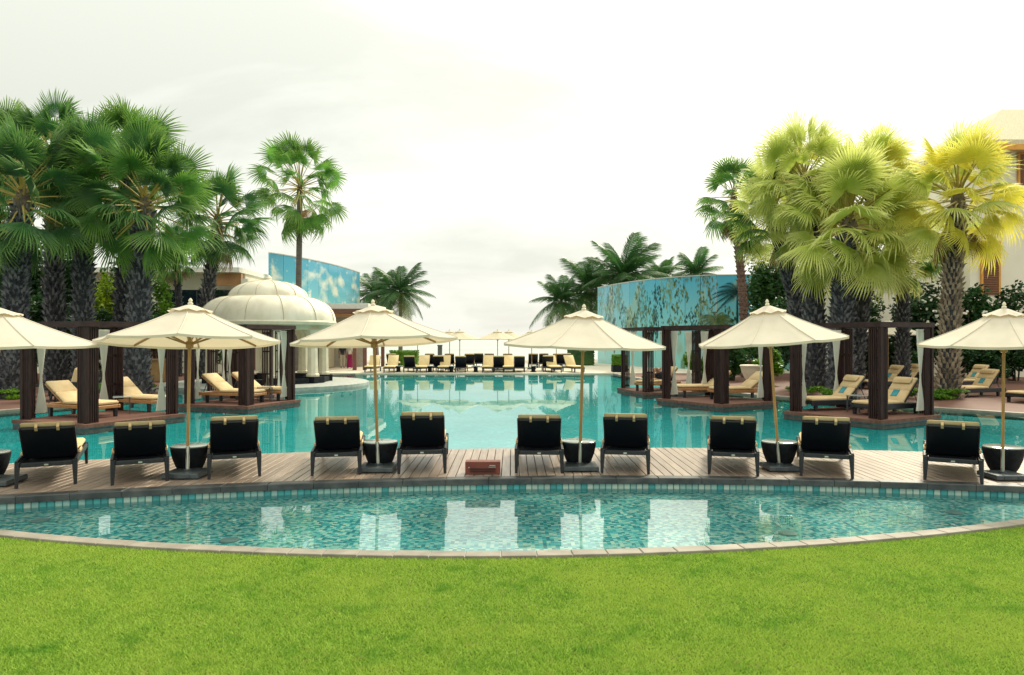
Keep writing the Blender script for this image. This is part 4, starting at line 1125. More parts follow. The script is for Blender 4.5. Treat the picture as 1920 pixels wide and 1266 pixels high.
def stub_trunk(base_r, top_r, path, mat, stub, parent, rings, per=9, size=0.17, smooth_to=0.0):
    m = MB(); n = len(path)
    rad = [base_r + (top_r - base_r) * (i / (n - 1)) ** 0.7 for i in range(n)]
    rad[0] *= 1.18
    m.tube(path, rad, 14)
    t = m.build('trunk', mat, parent, smooth=True)
    s = MB()
    for k in range(rings):
        f = (k + 0.5) / rings
        if f < smooth_to: continue
        u = f * (n - 1); i = min(int(u), n - 2); q = u - i
        c = Vector(path[i]).lerp(Vector(path[i + 1]), q); r = rad[i] + (rad[i + 1] - rad[i]) * q
        for j in range(per):
            a = 2 * pi * (j + 0.5 * (k % 2) + random.uniform(-.12, .12)) / per
            d = Vector((cos(a), sin(a), 0)); tn = Vector((-sin(a), cos(a), 0))
            w = r * 2.0 / per * 1.15 * random.uniform(.6, 1.15); h = size * random.uniform(.9, 1.8); out = size * random.uniform(.45, 1.25)
            p = c + d * r * 0.95
            up = Vector((0, 0, 1))
            s.add([p - tn * w - up * h * .5, p + tn * w - up * h * .5, p + tn * w * random.uniform(.1, .3) + d * out + up * h * .62, p - tn * w * random.uniform(.1, .3) + d * out + up * h * .62, p + up * h * .35 - tn * w * .6, p + up * h * .35 + tn * w * .6],
                  [(0, 1, 2, 3), (3, 2, 5, 4), (0, 3, 4), (1, 5, 2)])
    b = s.build('bark_stubs', stub, t); b['kind'] = 'stuff'
    return t

def fan_palm(base, crown, R, leafmat_, nleaf, br, tr_, label, rings=36, stub='trunk_stub', bark='trunk_bark', smooth_trunk=False, slim=None, lo=-48, hi=84, dead=2, per=9, ssize=0.17, seed=0, mix=None):
    rd = random.Random(seed + 11)
    r = empty('fan_palm', (base[0], base[1], 0), 0, label, 'palm tree', 'fan palms round the pool')
    cx, cy, cz = crown[0] - base[0], crown[1] - base[1], crown[2]
    bend = rd.uniform(-0.15, 0.15)
    path = []
    for i in range(9):
        t = i / 8
        path.append((cx * t ** 1.3 + bend * sin(pi * t), cy * t, -0.05 + (cz - 0.25 + 0.05) * t))
    if smooth_trunk:
        MB().tube(path, [br * 1.25] + [br + (tr_ - br) * i / 8 for i in range(1, 9)], 12).build('trunk', bark, r, smooth=True)
    else:
        stub_trunk(br, tr_, path, bark, stub, r, int(rings * 1.25), per + 2, ssize)
    # crown shaft with old leaf bases
    MB().lathe([(tr_ * 0.9, -0.75), (tr_ * 1.12, -0.35), (tr_ * 0.95, 0.0), (tr_ * 0.45, 0.35)], 10, (cx, cy, cz)).build('crown_shaft', 'shaft_brown', r, smooth=True)
    meshes = slim or LEAVES[leafmat_]
    sc = R / (2.12 if slim is not LEAF_OPEN else 2.7)
    for k in range(nleaf):
        f = (k + 0.5) / nleaf
        az = k * 2.39996 + rd.uniform(-.2, .2)
        el = radians(hi + (lo - hi) * f ** 1.0 + rd.uniform(-14, 14))
        me = meshes[min(len(meshes) - 1, int(f * len(meshes)))]
        if mix and rd.random() < mix[1]: me = LEAVES[mix[0]][min(4, int(f * 5))]
        if k >= nleaf - dead: me = LEAVES['fan_leaf_brown'][4]
        z0 = cz + 0.25 - 0.55 * f
        s = sc * rd.uniform(.80, 1.12)
        link_mesh('leaf', me, None, r, (cx, cy, z0), (rd.uniform(-.9, .9), -el, az), (s, s, s))
    return r

def C(px, py, d): return (atd(px, d), d, zat(py, d))
def B(px, d): return (atd(px, d), d)
# left cluster
fan_palm(B(22, 25.0), C(42, 372, 25.0), 2.55, 'fan_leaf_dark', 42, 0.40, 0.27, 'stout fan palm at the left picture edge', seed=1, dead=0)
fan_palm(B(108, 29.0), C(100, 300, 29.0), 2.35, 'fan_leaf_dark', 38, 0.40, 0.25, 'tall fan palm rising second from the left', seed=2, rings=34, dead=0)
fan_palm(B(160, 27.0), C(165, 345, 27.0), 2.3, 'fan_leaf_dark', 38, 0.38, 0.26, 'fan palm in the middle of the left clump', seed=3, rings=30, dead=0)
fan_palm(B(222, 30.0), C(238, 305, 30.0), 2.5, 'fan_leaf_mid', 38, 0.38, 0.25, 'tallest fan palm of the left clump, its fans against the sky', seed=4, rings=34, dead=0)
fan_palm(B(256, 26.5), C(272, 385, 26.5), 2.75, 'fan_leaf_mid', 46, 0.44, 0.28, 'broad fan palm at the right front of the left clump', seed=5, rings=28, dead=0, mix=('fan_leaf_dark', .4))
fan_palm(B(372, 36.0), C(408, 415, 36.0), 2.6, 'fan_leaf_dark', 38, 0.34, 0.24, 'dark fan palm between the left clump and the gazebo', seed=6, rings=26, dead=1)
fan_palm(B(-30, 33.0), C(2, 300, 33.0), 2.5, 'fan_leaf_mid', 32, 0.36, 0.24, 'tall fan palm mostly cut off by the left edge', seed=7, rings=26, dead=0)
fan_palm(B(556, 45.0), C(562, 352, 45.0), 3.1, 'fan_leaf_mid', 50, 0.20, 0.17, 'single tall fan palm with smooth slim trunk behind the gazebo', smooth_trunk=True, bark='trunk_smooth', seed=8, lo=-72, dead=1, slim=LEAF_OPEN)
fan_palm(B(333, 39.0), C(330, 478, 39.0), 1.5, 'fan_leaf_dark', 22, 0.20, 0.16, 'small dark fan palm left of the dark glass building', seed=9, rings=16, lo=-75, dead=3, ssize=0.1)
# right cluster
fan_palm(B(1578, 27.0), C(1592, 420, 27.0), 2.75, 'fan_leaf_sunlit', 58, 0.42, 0.30, 'broad fan palm in front of the right clump, leaves coloured as sunlit', seed=10, dead=0)
fan_palm(B(1524, 28.5), C(1508, 342, 28.5), 2.35, 'fan_leaf_sunlit', 50, 0.46, 0.30, 'tallest fan palm of the right clump, leaves coloured as sunlit', seed=11, rings=30, dead=0, mix=('fan_leaf_sunlit_yellow', .12))
fan_palm(B(1512, 30.5), C(1452, 398, 30.5), 2.25, 'fan_leaf_sunlit', 46, 0.36, 0.26, 'fan palm leaning left out of the right clump', seed=12, dead=1, mix=('fan_leaf_mid', .45))
fan_palm(B(1598, 30.0), C(1640, 352, 30.0), 2.1, 'fan_leaf_sunlit', 46, 0.34, 0.25, 'fan palm at the back right of the right clump, leaves coloured as sunlit', seed=13, dead=0, mix=('fan_leaf_sunlit_yellow', .15))
fan_palm(B(1778, 25.0), C(1796, 372, 25.0), 2.25, 'fan_leaf_sunlit_yellow', 52, 0.33, 0.22, 'fan palm standing alone near the right edge, leaves coloured as in yellow sunlight', seed=14, stub='trunk_stub_pale', dead=2, rings=30, mix=('fan_leaf_sunlit', .35))
fan_palm(B(1690, 30.0), C(1690, 478, 30.0), 1.75, 'fan_leaf_sunlit', 46, 0.28, 0.20, 'short fan palm between the right clump and the lone sunlit coloured one', seed=15, dead=1, rings=22, mix=('fan_leaf_mid', .35), ssize=0.14)
fan_palm(B(1400, 38.0), C(1376, 372, 38.0), 2.0, 'fan_leaf_mid', 38, 0.22, 0.19, 'slender fan palm with reddish trunk left of the right clump', slim=LEAF_SLIM, seed=16, bark='trunk_red', stub='trunk_red', rings=30, lo=-78, dead=3, per=6, ssize=0.12)

def frond_mesh(name, mat, seed, L=1.0, droop=0.6, nl=40):
    rd = random.Random(seed); V = []; F = []
    def ax(t):
        return Vector((L * (t - 0.12 * t * t), 0, L * (0.05 * t - droop * t * t)))
    prev = None
    for i in range(9):
        p = ax(i / 8); w = 0.016 * (1 - i / 10)
        k = len(V); V += [p + Vector((0, -w, 0)), p + Vector((0, w, 0)), p + Vector((0, 0, w))]
        if prev is not None:
            for a in range(3):
                b = (a + 1) % 3; F.append((prev + a, prev + b, k + b, k + a))
        prev = k
    for i in range(nl):
        t = 0.10 + 0.88 * i / (nl - 1)
        p = ax(t); d = (ax(min(1, t + .03)) - ax(t - .03)).normalized()
        ll = L * 0.34 * (sin(pi * (0.12 + 0.80 * t)) ** 0.7) * rd.uniform(.85, 1.1)
        for s in (-1, 1):
            o = (d * 0.55 + Vector((0, s, -0.28 - 0.25 * rd.random()))).normalized()
            mid = p + o * ll * 0.55; tip = p + o * ll + Vector((0, 0, -0.22 * ll))
            wv = d * 0.018 * L
            k = len(V); V += [p - wv * .5, p + wv * .5, mid + wv * .55, mid - wv * .55, tip]
            F += [(k, k + 1, k + 2, k + 3), (k + 3, k + 2, k + 4)]
    me = bpy.data.meshes.new(name); me.from_pydata(V, [], F); me.update(); me.materials.append(M[mat])
    return me
FRONDS = [frond_mesh('frond', 'coco_leaf', 1, 1, 0.30), frond_mesh('frond', 'coco_leaf', 2, 1, 0.50), frond_mesh('frond', 'coco_leaf', 3, 1, 0.72)]
FROND_PALE = frond_mesh('frond', 'coco_leaf_pale', 4, 1, 0.7)
def coco_palm(px, py, d, R, label, n=26, lean=0.0, seed=0, pale=3):
    rd = random.Random(seed + 77)
    X, Y, Z = C(px, py, d)
    r = empty('coconut_palm', (X - lean, Y, 0), 0, label, 'palm tree', 'coconut palms behind the pool')
    MB().tube([(lean * t ** 2, 0, -0.05 + (Z + 0.05) * t) for t in (0, .2, .4, .6, .8, 1)], [0.26, 0.18, 0.16, 0.15, 0.14, 0.16], 10).build('trunk', 'trunk_smooth', r, smooth=True)
    nuts = MB()
    for k in range(6):
        a = k * 1.05; nuts.lathe([(0.02, -0.14), (0.10, -0.08), (0.12, 0.0), (0.09, 0.09), (0.02, 0.13)], 8, (lean + 0.22 * cos(a), 0.22 * sin(a), Z - 0.22))
    nuts.build('coconuts', 'petiole', r, smooth=True)
    for k in range(n):
        f = (k + .5) / n; az = k * 2.39996 + rd.uniform(-.15, .15); el = radians(82 - 112 * f + rd.uniform(-6, 6))
        me = FRONDS[min(2, int(f * 3))] if k < n - pale else FROND_PALE
        s = R * 1.18 * rd.uniform(.85, 1.1)
        link_mesh('frond', me, None, r, (lean, 0, Z - 0.1 * f), (rd.uniform(-.3, .3), -el, az), (s, s, s))
    return r
coco_palm(751, 548, 62, 2.5, 'coconut palm right of the cloud printed screen, trunk against the sky', seed=1)
coco_palm(706, 556, 66, 2.6, 'coconut palm half behind the cloud printed screen', seed=2)
coco_palm(1170, 518, 66, 3.5, 'tallest coconut palm over the left end of the palm printed screen', 30, seed=3)
coco_palm(1108, 545, 70, 3.4, 'coconut palm left of the tallest one beyond the right screen', 28, seed=4)
coco_palm(1052, 565, 68, 2.6, 'lowest coconut palm reaching out over the sea view', 24, lean=-0.8, seed=5)
coco_palm(1240, 530, 73, 2.9, 'coconut palm behind the middle of the palm printed screen', 24, seed=6)
coco_palm(1306, 515, 65, 2.5, 'coconut palm right above the palm printed screen', 24, seed=7, pale=5)

# ------------------------------------------------------------------ shrubs and hedges
def shrub(name, X, Y, sx, sy, h, mat, n, label, cat='shrub', leaf=0.10, z0=0.0, box=False, flowers=0, seed=0, group='shrubs round the pool', stems=True):
    r_ = np.random.default_rng(seed + 5)
    r = empty(name, (X, Y, z0), 0, label, cat, group)
    if box:
        # leaves concentrated on the clipped faces
        P = (r_.random((n, 3)) * 2 - 1)
        k = r_.integers(0, 3, n); sgn = r_.choice([-1, 1], n)
        P[np.arange(n), k] = sgn * (1 - 0.10 * r_.random(n))
        P = P * np.array([sx, sy, h / 2]) + np.array([0, 0, h / 2])
    else:
        lumps = max(5, int(n / 220))
        c = r_.normal(size=(lumps, 3)); c /= np.linalg.norm(c, axis=1)[:, None]
        c *= (0.35 + 0.38 * r_.random((lumps, 1)))
        li = r_.integers(0, lumps, n)
        q = r_.normal(size=(n, 3)); q /= np.linalg.norm(q, axis=1)[:, None]
        q *= (0.36 * r_.random((n, 1)) ** 0.4)
        P = (c[li] + q)
        P[:, 2] = np.abs(P[:, 2] * 0.5 + 0.5)
        P = P * np.array([sx, sy, h])
    A = r_.normal(size=(n, 3)); A /= np.linalg.norm(A, axis=1)[:, None]
    A[:, 2] = A[:, 2] * 0.5 - 0.15
    Bv = np.cross(A, r_.normal(size=(n, 3))); Bv /= np.linalg.norm(Bv, axis=1)[:, None]
    L = leaf * (0.7 + 0.6 * r_.random((n, 1)))
    V = np.stack([P - A * L, P - Bv * L * .42, P + A * L, P + Bv * L * .42], 1).reshape(-1, 3)
    V[:, 2] = np.maximum(V[:, 2], 0.005)
    F = np.arange(4 * n).reshape(n, 4)
    me = bpy.data.meshes.new('foliage'); me.from_pydata(V.tolist(), [], F.tolist()); me.update(); me.materials.append(M[mat])
    link_mesh('foliage', me, None, r)
    if box: MB().rbox((0, 0, h * 0.48), (sx * 1.84, sy * 1.84, h * 0.92), 0.06).build('inner_growth', mat, r)
    if stems:
        s = MB()
        for k in range(5):
            a = k * 1.3 + seed; s.tube([(0.1 * cos(a), 0.1 * sin(a), -0.02), (sx * .25 * cos(a), sy * .25 * sin(a), h * .45), (sx * .5 * cos(a), sy * .5 * sin(a), h * .75)], [0.04, 0.03, 0.012], 5)
        s.build('stems', 'twig', r)
    if flowers:
        m = MB()
        idx = r_.choice(n, flowers, replace=False)
        for p in P[idx]:
            p = Vector(p) * 1.03
            if p.y > 0.2: p.y *= -1
            for k in range(3):
                m.rbox((p.x + random.uniform(-.09, .09), p.y - 0.05, max(0.05, p.z + random.uniform(-.07, .07))), (0.11, 0.05, 0.10), 0.03)
        m.build('blossoms', 'flower_white', r)
    return r
S = shrub
# left bank
S('shrub', atd(70, 31.5), 31.5, 1.5, 1.2, 4.4, 'bush_dark', 3200, 'tall dark shrub between the two leftmost palm trunks', seed=1, leaf=.13, flowers=8)
S('shrub', atd(138, 33), 33, 1.2, 1.1, 4.8, 'bush_dark', 2800, 'dark shrub behind the second left palm trunk', seed=2, leaf=.13, flowers=6)
S('shrub', atd(192, 36), 36, 0.95, 0.9, 5.9, 'bush_lime', 2400, 'lime green tall bush glowing between the left palm trunks', seed=3, leaf=.12)
S('shrub', atd(200, 32), 32, 1.1, 1.0, 3.4, 'bush_dark', 2200, 'low dark shrub under the lime green bush', seed=4, leaf=.12, flowers=6)
S('shrub', atd(296, 40), 40, 1.25, 1.2, 5.6, 'bush_bright', 3000, 'bright green tall bush left of the white pillar', seed=5, leaf=.14)
S('shrub', atd(318, 46), 42.0, 1.2, 1.0, 3.2, 'bush_mid', 1800, 'mid green shrub beside the tan kiosk', seed=6, leaf=.12)
S('shrub', atd(395, 41), 41.2, 1.3, 1.0, 3.4, 'bush_mid', 2200, 'green shrub seen between the left gazebo columns', seed=7, leaf=.12)
S('shrub', atd(25, 33.5), 33.5, 1.6, 1.2, 4.2, 'bush_dark', 2600, 'dark shrub at the left picture edge behind the stout palm', seed=8, leaf=.13)
for k, (px, d, sx, h, lab) in enumerate(((48, 36, 1.9, 7.4, 'dark broad shrub filling the gap right of the leftmost trunk'), (128, 37, 1.8, 7.6, 'dark broad shrub filling the gap between second and third left trunks'),
        (232, 37.5, 1.8, 6.2, 'dark broad shrub behind the broad left palm'), (-5, 38, 2.2, 7.6, 'dark tall shrub cut by the left picture edge'), (285, 36, 1.0, 3.2, 'dark shrub between the broad left palm and the tan kiosk'))):
    S('shrub', atd(px, d), d, sx, 1.2, h, 'bush_dark', 6500, lab, seed=60 + k, leaf=.15, flowers=5)
S('low_hedge', atd(18, 24.6), 24.6, 1.0, 0.5, 0.42, 'bush_bright', 1500, 'low bright ground hedge at the foot of the leftmost palm', 'hedge', leaf=.05, seed=9, stems=False)
S('low_hedge', atd(205, 26.0), 26.0, 0.75, 0.6, 0.5, 'bush_bright', 1500, 'low bright hedge behind the left front pergola', 'hedge', leaf=.05, seed=10, stems=False)
S('low_hedge', atd(262, 27.6), 27.6, 0.7, 0.6, 0.55, 'bush_bright', 1500, 'low bright hedge at the foot of the broad left palm', 'hedge', leaf=.05, seed=11, stems=False)
# right bank
S('shrub', atd(1622, 35.5), 35.5, 1.5, 1.2, 4.9, 'bush_dark', 4800, 'dark flowering shrub right of the thick right palm trunks', seed=12, leaf=.14, flowers=24)
S('shrub', atd(1722, 35), 35, 1.7, 1.2, 5.4, 'bush_dark', 5200, 'tall dark flowering shrub between the two slimmer right palms', seed=13, leaf=.14, flowers=30)
S('shrub', atd(1822, 34), 34, 1.5, 1.2, 4.6, 'bush_dark', 4800, 'dark flowering shrub under the brown shuttered window', seed=14, leaf=.14, flowers=26)
S('shrub', atd(1905, 35), 35, 1.3, 1.1, 4.8, 'bush_dark', 3600, 'dark shrub at the right picture edge below the villa', seed=15, leaf=.14, flowers=8)
for k, (px, lab) in enumerate(((1600, 'dark hedge bush in the shade behind the grey lounger'), (1660, 'dark hedge bush behind the right front pergola'), (1730, 'dark hedge bush behind the pergola corner post'),
                               (1800, 'dark hedge bush behind the pale palm trunk'), (1865, 'dark hedge bush behind the right terrace loungers'), (1935, 'dark hedge bush at the right edge of the terrace'))):
    S('hedge_bush', atd(px, 33.2), 33.2, 1.1, 0.7, 2.1, 'bush_dark', 2000, lab, 'hedge', leaf=.10, seed=20 + k, group='dark hedge behind the right terrace')
S('shrub', atd(1448, 42), 42, 2.0, 1.6, 7.6, 'bush_mid', 4800, 'leafy green tree left of the right palm clump', 'tree', leaf=.17, seed=30)
S('shrub', atd(1490, 38), 38, 1.6, 1.3, 5.2, 'bush_dark', 3000, 'dark tree shading the right palm trunks', 'tree', leaf=.15, seed=31)
S('shrub', atd(1372, 35), 35, 0.95, 0.9, 2.2, 'bush_mid', 2200, 'green shrub behind the middle right pergola', seed=32, leaf=.11)
S('shrub', atd(1420, 36.5), 36.5, 1.2, 0.9, 2.2, 'bush_mid', 2000, 'green shrub beyond the pale stone urn', seed=36, leaf=.11)
S('shrub', atd(1442, 32), 32, 0.8, 0.8, 1.7, 'bush_bright', 1600, 'brighter shrub right of the pale stone urn', seed=33, leaf=.10)
S('shrub', atd(1352, 44), 44, 1.8, 1.2, 3.0, 'bush_mid', 2400, 'spiky green shrub below the palm printed screen', seed=34, leaf=.20)
S('shrub', atd(1312, 36), 36, 0.9, 0.9, 1.9, 'bush_bright', 1500, 'bright shrub behind the farthest right pergola', seed=35, leaf=.10)
S('low_hedge', atd(1505, 26.6), 26.6, 0.9, 0.5, 0.40, 'bush_bright', 1600, 'low hedge at the foot of the thick right palms', 'hedge', leaf=.05, seed=40, stems=False)
S('low_hedge', atd(1568, 24.6), 24.6, 0.8, 0.5, 0.42, 'bush_bright', 1600, 'low hedge behind the pillowed loungers', 'hedge', leaf=.05, seed=41, stems=False)
S('low_hedge', atd(1690, 24.8), 24.8, 0.6, 0.5, 0.45, 'bush_bright', 1200, 'low hedge between the right front pergola posts', 'hedge', leaf=.05, seed=43, stems=False)
S('low_hedge', atd(1780, 24.3), 24.3, 1.2, 0.6, 0.36, 'bush_bright', 2000, 'low hedge round the sunlit coloured palm on the right terrace', 'hedge', leaf=.05, seed=42, stems=False)
# clipped hedges at the far end
S('clipped_hedge', atd(758, 52), 52, 1.0, 0.45, 1.15, 'bush_bright', 1800, 'clipped box hedge on the far terrace, left of centre', 'hedge', leaf=.07, box=True, seed=50, stems=False)
S('clipped_hedge', atd(1089, 54), 54, 0.95, 0.45, 1.2, 'bush_mid', 1800, 'clipped box hedge on the far terrace, right of centre', 'hedge', leaf=.07, box=True, seed=51, stems=False)
X = atd(1161, 43.6)
pb = empty('planter', (X, 43.6, 0.02), 0, 'dark square planter holding a clipped bush at the far right pool corner', 'planter')
MB().rbox((0, 0, 0.2), (0.85, 0.85, 0.4), 0.03).build('pot', 'bowl_dark', pb)
S('clipped_bush', X, 43.6, 0.40, 0.40, 0.62, 'bush_bright', 1500, 'round clipped bush in the dark planter at the far right', 'shrub', leaf=.06, box=True, z0=0.42, seed=52, stems=False)
# ------------------------------------------------------------------ far terrace: loungers, parasols
def make_far_lounger(cream):
    """feet to -Y when cream (seen from its foot end), head to -Y when dark"""
    r = empty('far_lounger', (0, 0, 0.02), 0, 'x', 'sun lounger', 'cream loungers at the far pool edge' if cream else 'black loungers on the far terrace')
    m = MB(); m.rbox((0, 1.0, 0.26), (0.66, 1.9, 0.08), 0.01)
    m.build('frame', 'rattan_frame', r)
    for sx in (-1, 1):
        for y in (0.1, 1.88): MB().box((sx * 0.29, y, 0.115), (0.06, 0.06, 0.23)).build('leg', 'rattan_frame', r)
    a = radians(52); hy, hz = 0.62, 0.32
    rot = Matrix(((1, 0, 0), (0, -cos(a), sin(a)), (0, sin(a), cos(a))))
    def bp(u, v, w): return (u, hy - v * cos(a) + w * sin(a), hz + v * sin(a) + w * cos(a))
    MB().rbox(bp(0, 0.36, 0), (0.64, 0.74, 0.04), 0.01, rot).build('backrest', 'rattan', r)
    MB().rbox(bp(0, 0.38, 0.065), (0.62, 0.78, 0.085), 0.03, rot).build('back_cushion', 'cushion_far', r, smooth=True)
    MB().rbox((0, 1.28, 0.345), (0.64, 1.32, 0.09), 0.03).build('seat_cushion', 'cushion_far', r, smooth=True)
    return r
fc = make_far_lounger(True); uc = []
names = ['leftmost', 'second', 'third', 'fourth', 'fifth', 'sixth', 'seventh', 'rightmost']
for k, px in enumerate((692, 728, 789, 830, 914, 953, 1034, 1068)):
    o = place(fc, uc, (atd(px, 42.4), 44.55, 0.02), pi + (0.0 if k < 6 else 0.16 * (k - 5)), f'cream pad facing us at the far pool edge, {names[k]}' + ('' if k in (0, 7) else ' from the left'))
fb = make_far_lounger(False); ub = []
for k, (px, Y) in enumerate(((766, 42.9), (821, 43.6), (863, 42.7), (935, 42.8), (974, 42.8), (1028, 43.6))):
    lab = ['leftmost black lounger back of the far front row', 'second black lounger back of the far front row', 'black lounger back between the fourth and fifth far cream pads',
           'black lounger back between the two middle far cream pads', 'black lounger back right of the two middle far cream pads', 'rightmost black lounger back of the far front row'][k]
    place(fb, ub, (atd(px, Y), Y, 0.02), 0, lab, 'black loungers on the far terrace')
ordn = ['first', 'second', 'third', 'fourth', 'fifth', 'sixth', 'seventh', 'eighth', 'ninth', 'tenth', 'eleventh']
for k, (px, Y) in enumerate(((732, 48.5), (805, 49.0), (842, 49.0), (880, 48.6), (897, 50.5), (917, 49.5), (952, 49.0), (1000, 49.0), (1020, 50.0), (1046, 49.0), (1062, 49.5))):
    place(fb, ub, (atd(px, Y), Y, 0.02), random.uniform(-.05, .05), f'{ordn[k]} black lounger from the left in the far back row', 'black loungers on the far terrace')
fu = make_umbrella(1.35, True, 'parasol', 'cream parasols on the far terrace'); uu = []
for k, (px, Y, s) in enumerate(((783, 47.5, 1), (843, 46.8, 1), (862, 45.5, 1), (933, 45.8, 1), (954, 46.8, 1), (997, 47.2, 1), (1043, 46.5, 1))):
    lab = ['far terrace parasol at the left, its pole by the clipped hedge', 'left of the pair of far parasols left of centre', 'right of the pair of far parasols left of centre',
           'left of the pair of far parasols right of centre', 'right of the pair of far parasols right of centre', 'far terrace parasol hidden behind the central front parasol', 'far terrace parasol at the right, pole behind the central front parasol'][k]
    place(fu, uu, (atd(px, Y), Y, 0.02), 0.3 * k, lab)

# low side tables between the far loungers
def make_low_table():
    r = empty('low_table', (0, 0, 0.02), 0, 'x', 'side table', 'low dark tables on the far terrace')
    MB().rbox((0, 0, 0.36), (0.5, 0.5, 0.04), 0.01).build('table_top', 'glass_top', r)
    MB().lathe([(0.2, 0.0), (0.2, 0.02), (0.12, 0.05), (0.12, 0.30), (0.2, 0.34)], 12).build('pedestal', 'bowl_dark', r, smooth=True)
    return r
lt = make_low_table(); ul = []
for px, Y, lab in ((747, 43.4, 'low dark table left of the leftmost far black lounger'), (806, 43.2, 'low dark table right of the third far cream pad'), (846, 43.0, 'low dark table right of the fourth far cream pad'), (1000, 43.4, 'low dark table left of the right far loungers'), (892, 43.2, 'low dark table left of the fifth far cream pad')):
    place(lt, ul, (atd(px, Y), Y, 0.02), 0, lab)
p = empty('gate_pillar', (atd(825, 52), 52, 0.02), 0, 'dark grey pillar right of the far clipped hedge', 'pillar')
MB().box((0, 0, 0.72), (0.30, 0.30, 1.44)).build('shaft', 'grey_metal', p); MB().box((0, 0, 1.48), (0.36, 0.36, 0.07)).build('cap', 'grey_metal', p)

# ------------------------------------------------------------------ left terrace: kiosk, armchairs, tables; urn on the right
K = empty('stone_kiosk', (-16.6, 34.5, 0), 0.15, 'tan stone kiosk with pierced brown screen and stepped pyramid top', 'kiosk')
MB().rbox((0, 0, 0.50), (1.5, 0.8, 1.0), 0.02).build('counter', 'stone_tan', K)
MB().box((0.55, -0.41, 0.55), (0.10, 0.03, 0.85)).build('pilaster', 'teak', K)
MB().box((0, -0.02, 1.03), (1.6, 0.9, 0.06)).build('counter_top', 'stone_tan', K)
MB().box((-0.5, 0.1, 1.30), (0.5, 0.3, 0.48)).build('brown_wall', 'brown_paint', K)
ps = MB()
for i in range(7):
    ps.box((-0.25 + i * 0.17, 0.1, 1.30), (0.05, 0.12, 0.48))
for z in (1.08, 1.22, 1.38, 1.52): ps.box((0.26, 0.1, z), (1.05, 0.10, 0.05))
ps.build('pierced_screen', 'brown_paint', K)
py_ = MB()
for i in range(7): py_.box((0.05, 0.1, 1.60 + i * 0.10), (1.25 - i * 0.15, 0.8 - i * 0.09, 0.085))
py_.build('stepped_top', 'stone_tan', K)
MB().rbox((-0.62, -0.75, 0.36), (0.34, 0.34, 0.72), 0.03).build('side_block', 'wall_grey', K)

def make_armchair():
    r = empty('armchair', (0, 0, 0), 0, 'x', 'armchair', 'armchairs with yellow cushions on the left terrace')
    m = MB(); m.rbox((0, 0, 0.24), (0.8, 0.8, 0.16), 0.02)
    for s in (-1, 1): m.rbox((s * 0.37, 0, 0.45), (0.08, 0.78, 0.30), 0.02)
    m.build('frame', 'rattan_frame', r)
    for sx in (-1, 1):
        for sy in (-1, 1): MB().box((sx * 0.34, sy * 0.34, 0.08), (0.06, 0.06, 0.16)).build('leg', 'rattan_frame', r)
    MB().rbox((0, 0.02, 0.39), (0.62, 0.68, 0.14), 0.04).build('seat_cushion', 'cushion', r, smooth=True)
    MB().rbox((0, 0.34, 0.72), (0.70, 0.16, 0.66), 0.05, Matrix.Rotation(radians(-14), 3, 'X')).build('back_cushion', 'cushion', r, smooth=True)
    return r
ac = make_armchair(); ua = []
place(ac, ua, (atd(118, 24.3), 24.3, 0), radians(-60), 'armchair with yellow cushion behind the left teak lounger')
place(ac, ua, (atd(206, 29.5), 29.5, 0), radians(-100), 'armchair with yellow cushion near the low hedge, by the palms')
tb = empty('terrace_table', (atd(92, 23.6), 23.6, 0), 0, 'dark low table beside the left yellow armchair', 'table')
MB().rbox((0, 0, 0.52), (0.9, 0.7, 0.05), 0.01).build('table_top', 'bowl_dark', tb)
for sx in (-1, 1):
    for sy in (-1, 1): MB().box((sx * 0.38, sy * 0.28, 0.25), (0.05, 0.05, 0.5)).build('leg', 'bowl_dark', tb)
ur = empty('stone_urn', (atd(1411, 31.5), 31.5, 0), 0, 'wide pale stone urn among the shrubs behind the middle right pergola', 'urn')
MB().lathe([(0.22, 0), (0.26, 0.06), (0.20, 0.14), (0.34, 0.34), (0.46, 0.62), (0.50, 0.80), (0.54, 0.84), (0.50, 0.88), (0.42, 0.86)], 24).build('bowl', 'column_cream', ur, smooth=True)
MB().box((0, 0, -0.0), (0.6, 0.6, 0.06)).build('foot', 'column_cream', ur)

# ------------------------------------------------------------------ people
def skinned(name, chains, mat, parent, sub=2):
    """chains: list of lists of (x, y, z, r); equal points are joined; root is the first point"""
    V = []; E = []; Rr = []; idx = {}
    def vid(p):
        k = (round(p[0], 4), round(p[1], 4), round(p[2], 4))
        if k not in idx:
            idx[k] = len(V); V.append(k); Rr.append(p[3] if not hasattr(p[3], '__len__') else p[3])
        return idx[k]
    for c in chains:
        for a, b in zip(c[:-1], c[1:]):
            E.append((vid(a), vid(b)))
    me = bpy.data.meshes.new(name); me.from_pydata(V, E, []); me.update()
    o = link_mesh(name, me, mat, parent)
    md = o.modifiers.new('skin', 'SKIN'); md.use_smooth_shade = True
    for i, sv in enumerate(me.skin_vertices[0].data):
        r = Rr[i]; sv.radius = r if hasattr(r, '__len__') else (r, r); sv.use_root = (i == 0)
    o.modifiers.new('sub', 'SUBSURF').levels = sub
    o.modifiers['sub'].render_levels = sub
    return o
